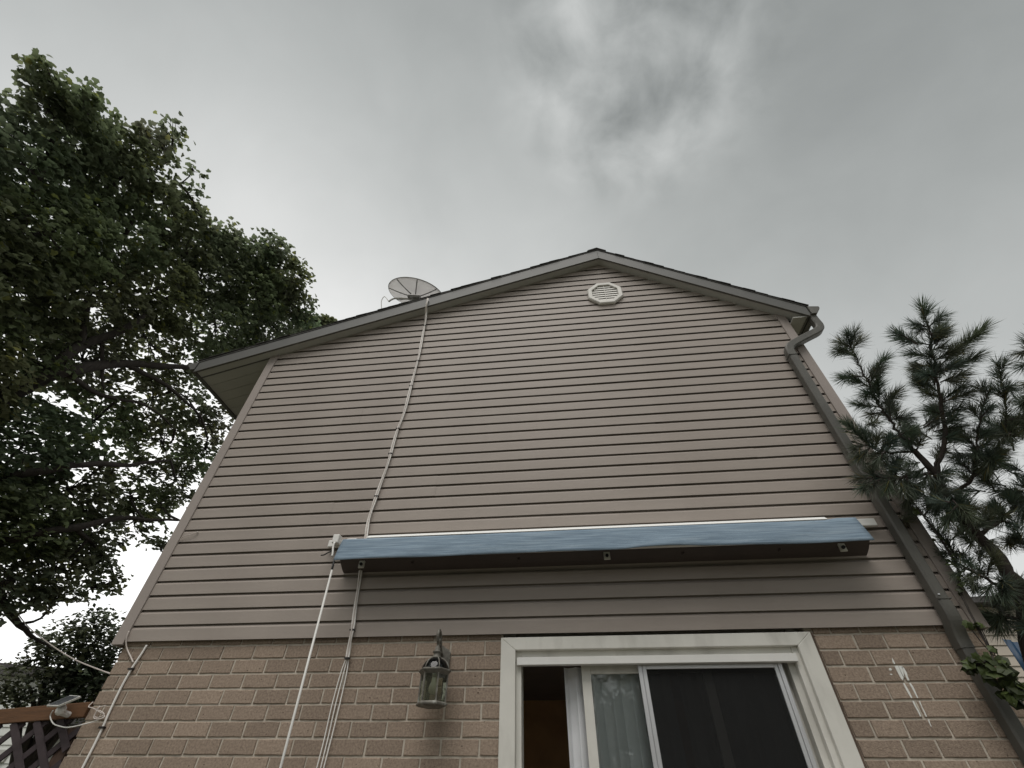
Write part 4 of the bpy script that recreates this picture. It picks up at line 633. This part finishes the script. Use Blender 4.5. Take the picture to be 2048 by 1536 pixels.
# ------------------------------------------------------------------ trees
def rot_basis(nv, ang):
    # per-leaf frames from normals (n,3) and spin angles
    nv = nv/np.linalg.norm(nv, axis=1, keepdims=True)
    h = np.where(np.abs(nv[:, 2:3]) < .95, np.array([[0, 0, 1.]]), np.array([[1., 0, 0]]))
    a = np.cross(h, nv); a /= np.linalg.norm(a, axis=1, keepdims=True); b = np.cross(nv, a)
    c, s = np.cos(ang)[:, None], np.sin(ang)[:, None]
    return a*c+b*s, -a*s+b*c, nv
def leaf_mesh(name, C, nv, size, m, outline, tint, fold=.12):
    n = len(C); k = len(outline); ang = rng.uniform(0, 2*PI, n); A_, B_, N_ = rot_basis(nv, ang)
    O = np.array([(0, 0, fold)]+[(x, y, -fold*abs(x)*1.5-(.1*y*y)) for x, y in outline])
    V = C[:, None, :]+size[:, None, None]*(O[None, :, 0:1]*A_[:, None, :]+O[None, :, 1:2]*B_[:, None, :]+O[None, :, 2:3]*N_[:, None, :])
    tri = np.array([(0, 1+i, 1+(i+1) % k) for i in range(k)]); F = (tri[None]+(np.arange(n)*(k+1))[:, None, None]).reshape(-1, 3)
    col = np.repeat(np.concatenate([tint, np.ones((n, 1))], 1), k+1, 0)
    return fmesh(name, V.reshape(-1, 3), F, m, col)
def pol(l): return [(r*math.cos(math.radians(a)), r*math.sin(math.radians(a))) for a, r in l]
MAPLE = pol([(270, .32), (325, .54), (12, .64), (36, .42), (62, .50), (90, .74), (118, .50), (144, .42), (168, .64), (215, .54)])
OVAL = pol([(270, .5), (330, .32), (20, .28), (90, .55), (160, .28), (210, .32)])
def crown(blobs, per, leaves, spread, szr, shell=.42, tmul=1.0, tilt=.5):
    P_, N2, T = [], [], []; tips = []
    for (x, y, z, r, den) in blobs:
        nc = max(3, int(per*den*(r/.6)**2))
        d = rng.normal(size=(nc, 3)); d /= np.linalg.norm(d, axis=1, keepdims=True)
        rr = r*rng.uniform(shell**3, 1, nc)**(1/3); c = np.array([x, y, z])+d*rr[:, None]*np.array([1, 1, .9])
        tips.append((np.array([x, y, z]), c))
        bt = np.array([rng.uniform(.92, 1.08), rng.uniform(.98, 1.1), rng.uniform(.8, 1.02)])*rng.uniform(.85, 1.18)
        for i in range(nc):
            nl = int(rng.integers(leaves[0], leaves[1])); off = rng.normal(size=(nl, 3))*spread*np.array([1, 1, .55]); off[:, 2] -= .3*np.hypot(off[:, 0], off[:, 1])
            P_.append(c[i]+off); nn = rng.normal(size=(nl, 3))*tilt+np.array([0, 0, 1.])+.3*d[i]; N2.append(nn)
            ct = bt*rng.uniform(.75, 1.3)
            t = ct*rng.uniform(.75, 1.35, (nl, 1)); yel = rng.random(nl) < .05; t[yel] *= np.array([1.45, 1.35, .8]); T.append(t*tmul)
    P_ = np.concatenate(P_); return P_, np.concatenate(N2), rng.uniform(szr[0], szr[1], len(P_)), np.concatenate(T), tips
mtree = empty('maple_tree', (-8.3, 2.6, 0), 'tall spreading maple left of the house with light showing through its crown', 'tree'); MO = Vector((-8.3, 2.6, 0))
def tree_limbs(L_, o, name, m, par, thick=1.0):
    t = MB()
    for l in L_:
        pr = smooth_path([p[:3] for p in l], 4); rs = np.interp(np.linspace(0, len(l)-1, len(pr)), range(len(l)), [p[3] for p in l])*thick
        pr = [p-o+Vector((random.uniform(-1, 1), random.uniform(-1, 1), random.uniform(-1, 1)))*.012*min(1, i) for i, p in enumerate(pr)]
        t.tube(pr, list(rs), 9 if rs[0] > .03 else 6)
    return t.build(name, m, par, smooth=True)
base = LIMBS[0][0]
trunk = [[(base[0]-.1, base[1]+.05, -.1, .34), (base[0], base[1], .5, .26), (*base[:3], .21)]]
tree_limbs(trunk+LIMBS, MO, 'trunk', MT['bark'], mtree)
Pm, Nm, Sm, Tm, tips = crown([(x, y, z, r, d*(1.0 if z > 6.6 else 1.4)) for x, y, z, r, d in CROWN], 80, (9, 15), .085, (.055, .088), tilt=.42)
crn = link('crown', leaf_mesh('crown', Pm-np.array(MO), Nm, Sm, MT['leaf'], MAPLE, Tm), mtree); crn['kind'] = 'stuff'
lp = np.array([p[:3] for l in LIMBS for p in smooth_path([q[:3] for q in l], 5)])
tw = MB()
for c, cl_ in tips:
    i = np.argmin(np.linalg.norm(lp-c, axis=1)); a = Vector(lp[i])-MO; b = Vector(c)-MO
    mid = (a+b)/2+Vector((random.uniform(-.1, .1), random.uniform(-.1, .1), random.uniform(-.12, .05)))
    tw.tube(smooth_path([a, mid, b], 3), [.022, .02, .018, .016, .014, .011, .009], 5)
    for j in rng.choice(len(cl_), min(len(cl_), 14), replace=False):
        e = Vector(cl_[j])-MO; s_ = b.lerp(mid, random.random()*.6); mm = s_.lerp(e, .5)+Vector((0, 0, random.uniform(-.06, .04)))
        tw.tube([s_, mm, e], [.009, .006, .003], 4, False)
tw.build('branches', MT['bark'], mtree, kind='stuff')
sh = empty('shrub_tree', (-8.6, 4.6, 0), 'dense dark green small tree low behind the lattice fence', 'tree'); SHO = Vector((-8.6, 4.6, 0))
Ps, Ns, Ss, Ts, tp2 = crown(SHRUB, 95, (9, 14), .10, (.06, .11), .3)
link('crown', leaf_mesh('crown', Ps-np.array(SHO), Ns, Ss, MT['leaf2'], OVAL, Ts), sh)['kind'] = 'stuff'
t = MB()
t.tube([(0, 0, -.1), (.05, 0, 1.), (.1, .05, 2.1)], [.12, .09, .07], 8)
for c, _ in tp2: t.tube(smooth_path([(.1, .05, 1.5), (Vector(c)-SHO).lerp(Vector((.1, .05, 1.8)), .5)+Vector((0, 0, .15)), Vector(c)-SHO], 3), [.06, .05, .045, .04, .03, .02, .012], 6)
t.build('trunk', MT['bark'], sh, smooth=True)
fx = np.mean([b[:3] for b in FARLEAF], 0)
ft = empty('far_tree', (fx[0], fx[1], 0), 'small bit of a farther tree top showing just above the left roof edge', 'tree')
Pf, Nf, Sf, Tf, tp3 = crown(FARLEAF, 110, (9, 14), .10, (.09, .14)); fo = np.array([fx[0], fx[1], 0])
link('crown', leaf_mesh('crown', Pf-fo, Nf, Sf, MT['leaf'], MAPLE, Tf), ft)['kind'] = 'stuff'
MB().tube([(0, 0, -.1), (.05, 0, 5), (0, 0, fx[2])], [.22, .14, .03], 8).build('trunk', MT['bark'], ft, smooth=True)

# ------------------------------------------------------------------ pine
pb0 = PINESTEMS[0][0]
pine = empty('pine_tree', (pb0[0]+.35, pb0[1]-.05, 0), 'young long needled pine in front of the right house corner and downspout', 'tree'); PO = Vector((pb0[0]+.35, pb0[1]-.05, 0))
PINESTEMS[0].insert(0, (PO.x, PO.y, -.1, .11)); PINESTEMS[0].insert(1, (PO.x-.05, PO.y, .9, .095))
tree_limbs(PINESTEMS, PO, 'trunk', MT['pbark'], pine, .72)
tw = MB(); NV, NF, NC = [], [], []; nb = 0
def needles(a, b, dens, ln, start=.3):
    global nb
    d = b-a; L_ = np.linalg.norm(d); d = d/L_; n = int(dens*L_*(1-start)); t = start+(1-start)*rng.random(n)**.8
    h = np.cross(d, [0, 0, 1.]); h /= np.linalg.norm(h)+1e-9; g_ = np.cross(h, d)
    ph = rng.uniform(0, 2*PI, n); th = np.radians(rng.uniform(22, 62, n))*(1.08-.35*(t > .9)-.25*t)
    dr = d[None]*np.cos(th)[:, None]+(h[None]*np.cos(ph)[:, None]+g_[None]*np.sin(ph)[:, None])*np.sin(th)[:, None]
    dr += rng.normal(size=(n, 3))*.06; dr[:, 2] -= .05; dr /= np.linalg.norm(dr, axis=1, keepdims=True)
    p0 = a[None]+d[None]*(t*L_)[:, None]; l = ln*rng.uniform(.7, 1.15, n)[:, None]
    w = np.cross(dr, rng.normal(size=(n, 3))); w /= np.linalg.norm(w, axis=1, keepdims=True); w *= .0015
    mid = p0+dr*l*.55; bend = rng.normal(size=(n, 3))*.006; bend[:, 2] -= .004
    tip = p0+dr*l+bend*1.5
    V = np.stack([p0-w, p0+w, mid+w*1.1+bend*.3, mid-w*1.1+bend*.3, tip], 1)
    F = np.array([(0, 1, 2), (0, 2, 3), (3, 2, 4)])[None]+(nb+np.arange(n)*5)[:, None, None]
    c = np.array([1, 1, 1.])*rng.uniform(.7, 1.35, (n, 1))*np.array([rng.uniform(.85, 1.15), 1, rng.uniform(.85, 1.15)])
    yel = rng.random(n) < .03; c[yel] *= np.array([2., 1.4, .7])
    NV.append(V.reshape(-1, 3)); NF.append(F.reshape(-1, 3)); NC.append(np.repeat(np.concatenate([c, np.ones((n, 1))], 1), 5, 0)); nb += n*5
auto = []
for l in PINESTEMS[1:]:
    for p, q in zip(l[:-1], l[1:]):
        if q[3] > .022 or q[3] < .0085: continue
        a = Vector(p[:3]); b = Vector(q[:3]); d = (b-a).normalized(); nn = max(1, int((b-a).length/.14))
        for k_ in range(nn):
            c = a.lerp(b, (k_+random.random())/nn)
            for w_ in range(1):
                s1 = d.orthogonal(); s1.rotate(Matrix.Rotation(random.uniform(0, 2*PI), 3, d)); s1.normalize()
                e = c+(d*.75+s1*.8).normalized()*random.uniform(.14, .26); auto.append((*c, *e))
for (x, y, z, r, n_) in PINEMASS:
    for k_ in range(int(n_*1.35)):
        c = Vector((x, y, z))+Vector((random.gauss(0, .5), random.gauss(0, .5), random.gauss(0, .5)))*r
        e = c+Vector((random.gauss(-.1, .6), random.gauss(0, .6), random.gauss(.45, .5))).normalized()*random.uniform(.16, .27); auto.append((*c, *e))
auto = [q for q in auto if q[3] > 2.62 or q[0] > 2.95]
for s_ in SHOOTS+auto:
    a = np.array(s_[:3])-np.array(PO); b = np.array(s_[3:])-np.array(PO); a2 = b-(b-a)*min(1., 1.)
    ln = .115; core = a+(b-a)*max(.45, 1-.085/np.linalg.norm(b-a))
    mid = (a+core)/2+rng.normal(size=3)*.008
    tw.tube([Vector(a), Vector(mid), Vector(core)], [.0055, .0045, .003], 5, False)
    needles(a, core, 1450, ln*random.uniform(.85, 1.1), .15)
for l in PINESTEMS[1:]:
    for p, q in zip(l[:-1], l[1:]):
        if q[3] < .014: needles(np.array(p[:3])-np.array(PO), np.array(q[:3])-np.array(PO), 420 if q[3] > .006 else 900, .09, 0.)
tw.build('branches', MT['pbark'], pine, kind='stuff')
link('crown', fmesh('crown', np.concatenate(NV), np.concatenate(NF), MT['needle'], np.concatenate(NC)), pine)['kind'] = 'stuff'
# ------------------------------------------------------------------ ivy on the right corner
iv0 = Vector((2.78, -.02, 0))
ivy = empty('ivy', iv0, 'green and yellowing ivy climbing the right house corner around the downspout', 'ivy')
IVO = pol([(270, .34), (310, .5), (335, .42), (10, .52), (45, .40), (90, .60), (135, .40), (170, .52), (205, .42), (230, .5)])
ivm = []
for v in range(5):
    m = MB(); m.add([(0, 0, .05)]+[(x*random.uniform(.88, 1.1), y*random.uniform(.88, 1.1), -.12*abs(x)-.15*y*y*random.random()) for x, y in IVO], [(0, 1+i, 1+(i+1) % 10) for i in range(10)]); ivm.append(m.mesh('leaf', MT['ivy']))
for (x, y, z, s_) in IVY:
    o = link('leaf', random.choice(ivm), ivy, Vector((x, y, z))-iv0); nv = Vector((random.gauss(-.1, .6), -.8+random.gauss(0, .5), .5+random.gauss(0, .55)))
    o.rotation_mode = 'QUATERNION'; o.rotation_quaternion = nv.to_track_quat('Z', 'Y') @ Vector((0, 0, 1)).rotation_difference(Vector((0, 0, 1))); o.scale = (s_*random.uniform(.8, 1.2),)*3
    o.rotation_quaternion = o.rotation_quaternion @ Matrix.Rotation(random.gauss(PI, .9), 3, 'Z').to_quaternion()
t = MB(); sv = sorted([Vector(p[:3]) for p in IVY], key=lambda p: p.z)
stem = [Vector((2.80, .0, 0)), Vector((2.79, -.01, 1.))]+[sv[i] for i in range(6, len(sv), 16)]
t.tube([p-iv0 for p in smooth_path(stem, 3)], .006, 6)
for p in sv[::3]:
    q = min(stem, key=lambda s: (s-p).length); t.tube([q-iv0, (q+p)/2-iv0+Vector((0, 0, -.02)), p-iv0], .003, 5, False)
t.build('stem', MT['bark'], ivy, smooth=True)

# ------------------------------------------------------------------ neighbours
nh = empty('neighbour_house', (-13., 7., 0), 'white sided neighbouring house glimpsed through the lattice and the small tree', 'house'); NO = Vector((-13., 7., 0))
def NP(m, nm, mt_, par=None, **k): return m.build(nm, MT[mt_], par or nh, loc=tuple(-NO) if par is None else (0, 0, 0), **k)
NP(MB().box(-17.5, -9.9, 6.02, 12, 0, 3.4), 'wall', 'nsid'); NP(MB().box(-9.9, -7.2, 6.42, 11, 0, 2.62), 'wall', 'nsid')
for i in range(25):
    z = .05+i*.132
    NP(MB().prism([(6.018, z), (5.992, z), (6.008, z+.13), (6.018, z+.13)], -17.5, -9.9, 'x'), 'siding_board', 'nsid')
    if i < 19: NP(MB().prism([(6.418, z), (6.392, z), (6.408, z+.13), (6.418, z+.13)], -9.9, -7.2, 'x'), 'siding_board', 'nsid')
NP(MB().prism([(-17.7, 3.38), (-9.7, 3.38), (-9.7, 3.44), (-13.7, 3.75), (-17.7, 3.44)], 5.8, 12.2), 'roof', 'nroof')
NP(MB().box(-10.0, -6.9, 6.2, 11.2, 2.62, 2.72), 'roof', 'nroof')
NP(MB().box(-10.02, -9.88, 5.97, 6.03, 0, 3.38), 'corner_board', 'white2')
NP(MB().box(-11.6, -10.4, 5.96, 5.995, 2.05, 2.22), 'trim_board', 'soffit')
for x in (-14.6,):
    w = NP(MB().box(x-.6, x+.6, 5.95, 6.0, 1.0, 2.2), 'window', 'white2'); MB().box(x-.52, x+.52, 5.94, 5.952, 1.07, 2.13).build('pane', MT['npane'], w)
n2 = empty('neighbour_house', (7.2, 6., 0), 'beige sided house wall glimpsed behind the pine at the right edge', 'house'); NO2 = Vector((7.2, 6., 0))
MB().box(5.75, 11, 4.72, 9, 0, 3.92).build('wall', MT['nbeige'], n2, loc=tuple(-NO2))
for i in range(29):
    z = .05+i*.133; MB().prism([(4.718, z), (4.692, z), (4.708, z+.131), (4.718, z+.131)], 5.75, 11, 'x').build('siding_board', MT['nbeige'], n2, loc=tuple(-NO2))
MB().prism([(5.5, 3.9), (11.3, 3.9), (11.3, 3.96), (8.4, 4.05), (5.5, 3.96)], 4.45, 9.3).build('roof', MT['nroof'], n2, loc=tuple(-NO2))
MB().box(5.72, 5.84, 4.67, 4.73, 0, 3.9).build('corner_board', MT['white2'], n2, loc=tuple(-NO2))
m = MB(); vs = []
for i in range(9):
    for j in range(7): vs.append((4.262+.016*i+.004*math.sin(j*1.7), 1.9+.018*math.sin(i*1.7+j*.3), 2.83-.22*j-.006*i))
m.add(vs, [(i*7+j, (i+1)*7+j, (i+1)*7+j+1, i*7+j+1) for i in range(8) for j in range(6)])
tp = m.build('tarp', MT['tarp'], smooth=True); tag(tp, 'dark blue cloth hanging behind the pine at the right edge', 'tarp'); q = tp.modifiers.new('thickness', 'SOLIDIFY'); q.thickness = .004
# ------------------------------------------------------------------ unseen yard trees, added to dim the lower wall and mirror in the glass
YL = ['bushy yard tree mirrored in the door glass, nearest the fence side', 'bushy yard tree mirrored in the middle of the door glass', 'bushy yard tree mirrored in the door glass, on the pine side', 'broad yard tree far out on the fence side', 'broad yard tree far out on the pine side']
for i, (x, y, h, r) in enumerate(((-7.5, -13., 6.0, 3.6), (.5, -14., 5.6, 3.6), (8.6, -13.5, 6.2, 3.6), (-15., -9., 7., 4.), (16., -9., 7., 4.))):
    yt = empty('yard_tree', (x, y, 0), YL[i], 'tree')
    bl = [(x+random.uniform(-1, 1)*r*.8, y+random.uniform(-1, 1)*r*.4, h*random.uniform(.1, .85), r*random.uniform(.30, .45), 1.0) for _ in range(22)]
    Pq, Nq, Sq, Tq, _t = crown(bl, 11, (7, 11), .26, (.18, .32), .3)
    link('crown', leaf_mesh('crown', Pq-np.array([x, y, 0]), Nq, Sq, MT['leaf2'], OVAL, Tq), yt)['kind'] = 'stuff'
    MB().tube([(0, 0, -.1), (.1, 0, h*.4), (0, .1, h*.8)], [.22, .15, .05], 8).build('trunk', MT['bark'], yt, smooth=True)
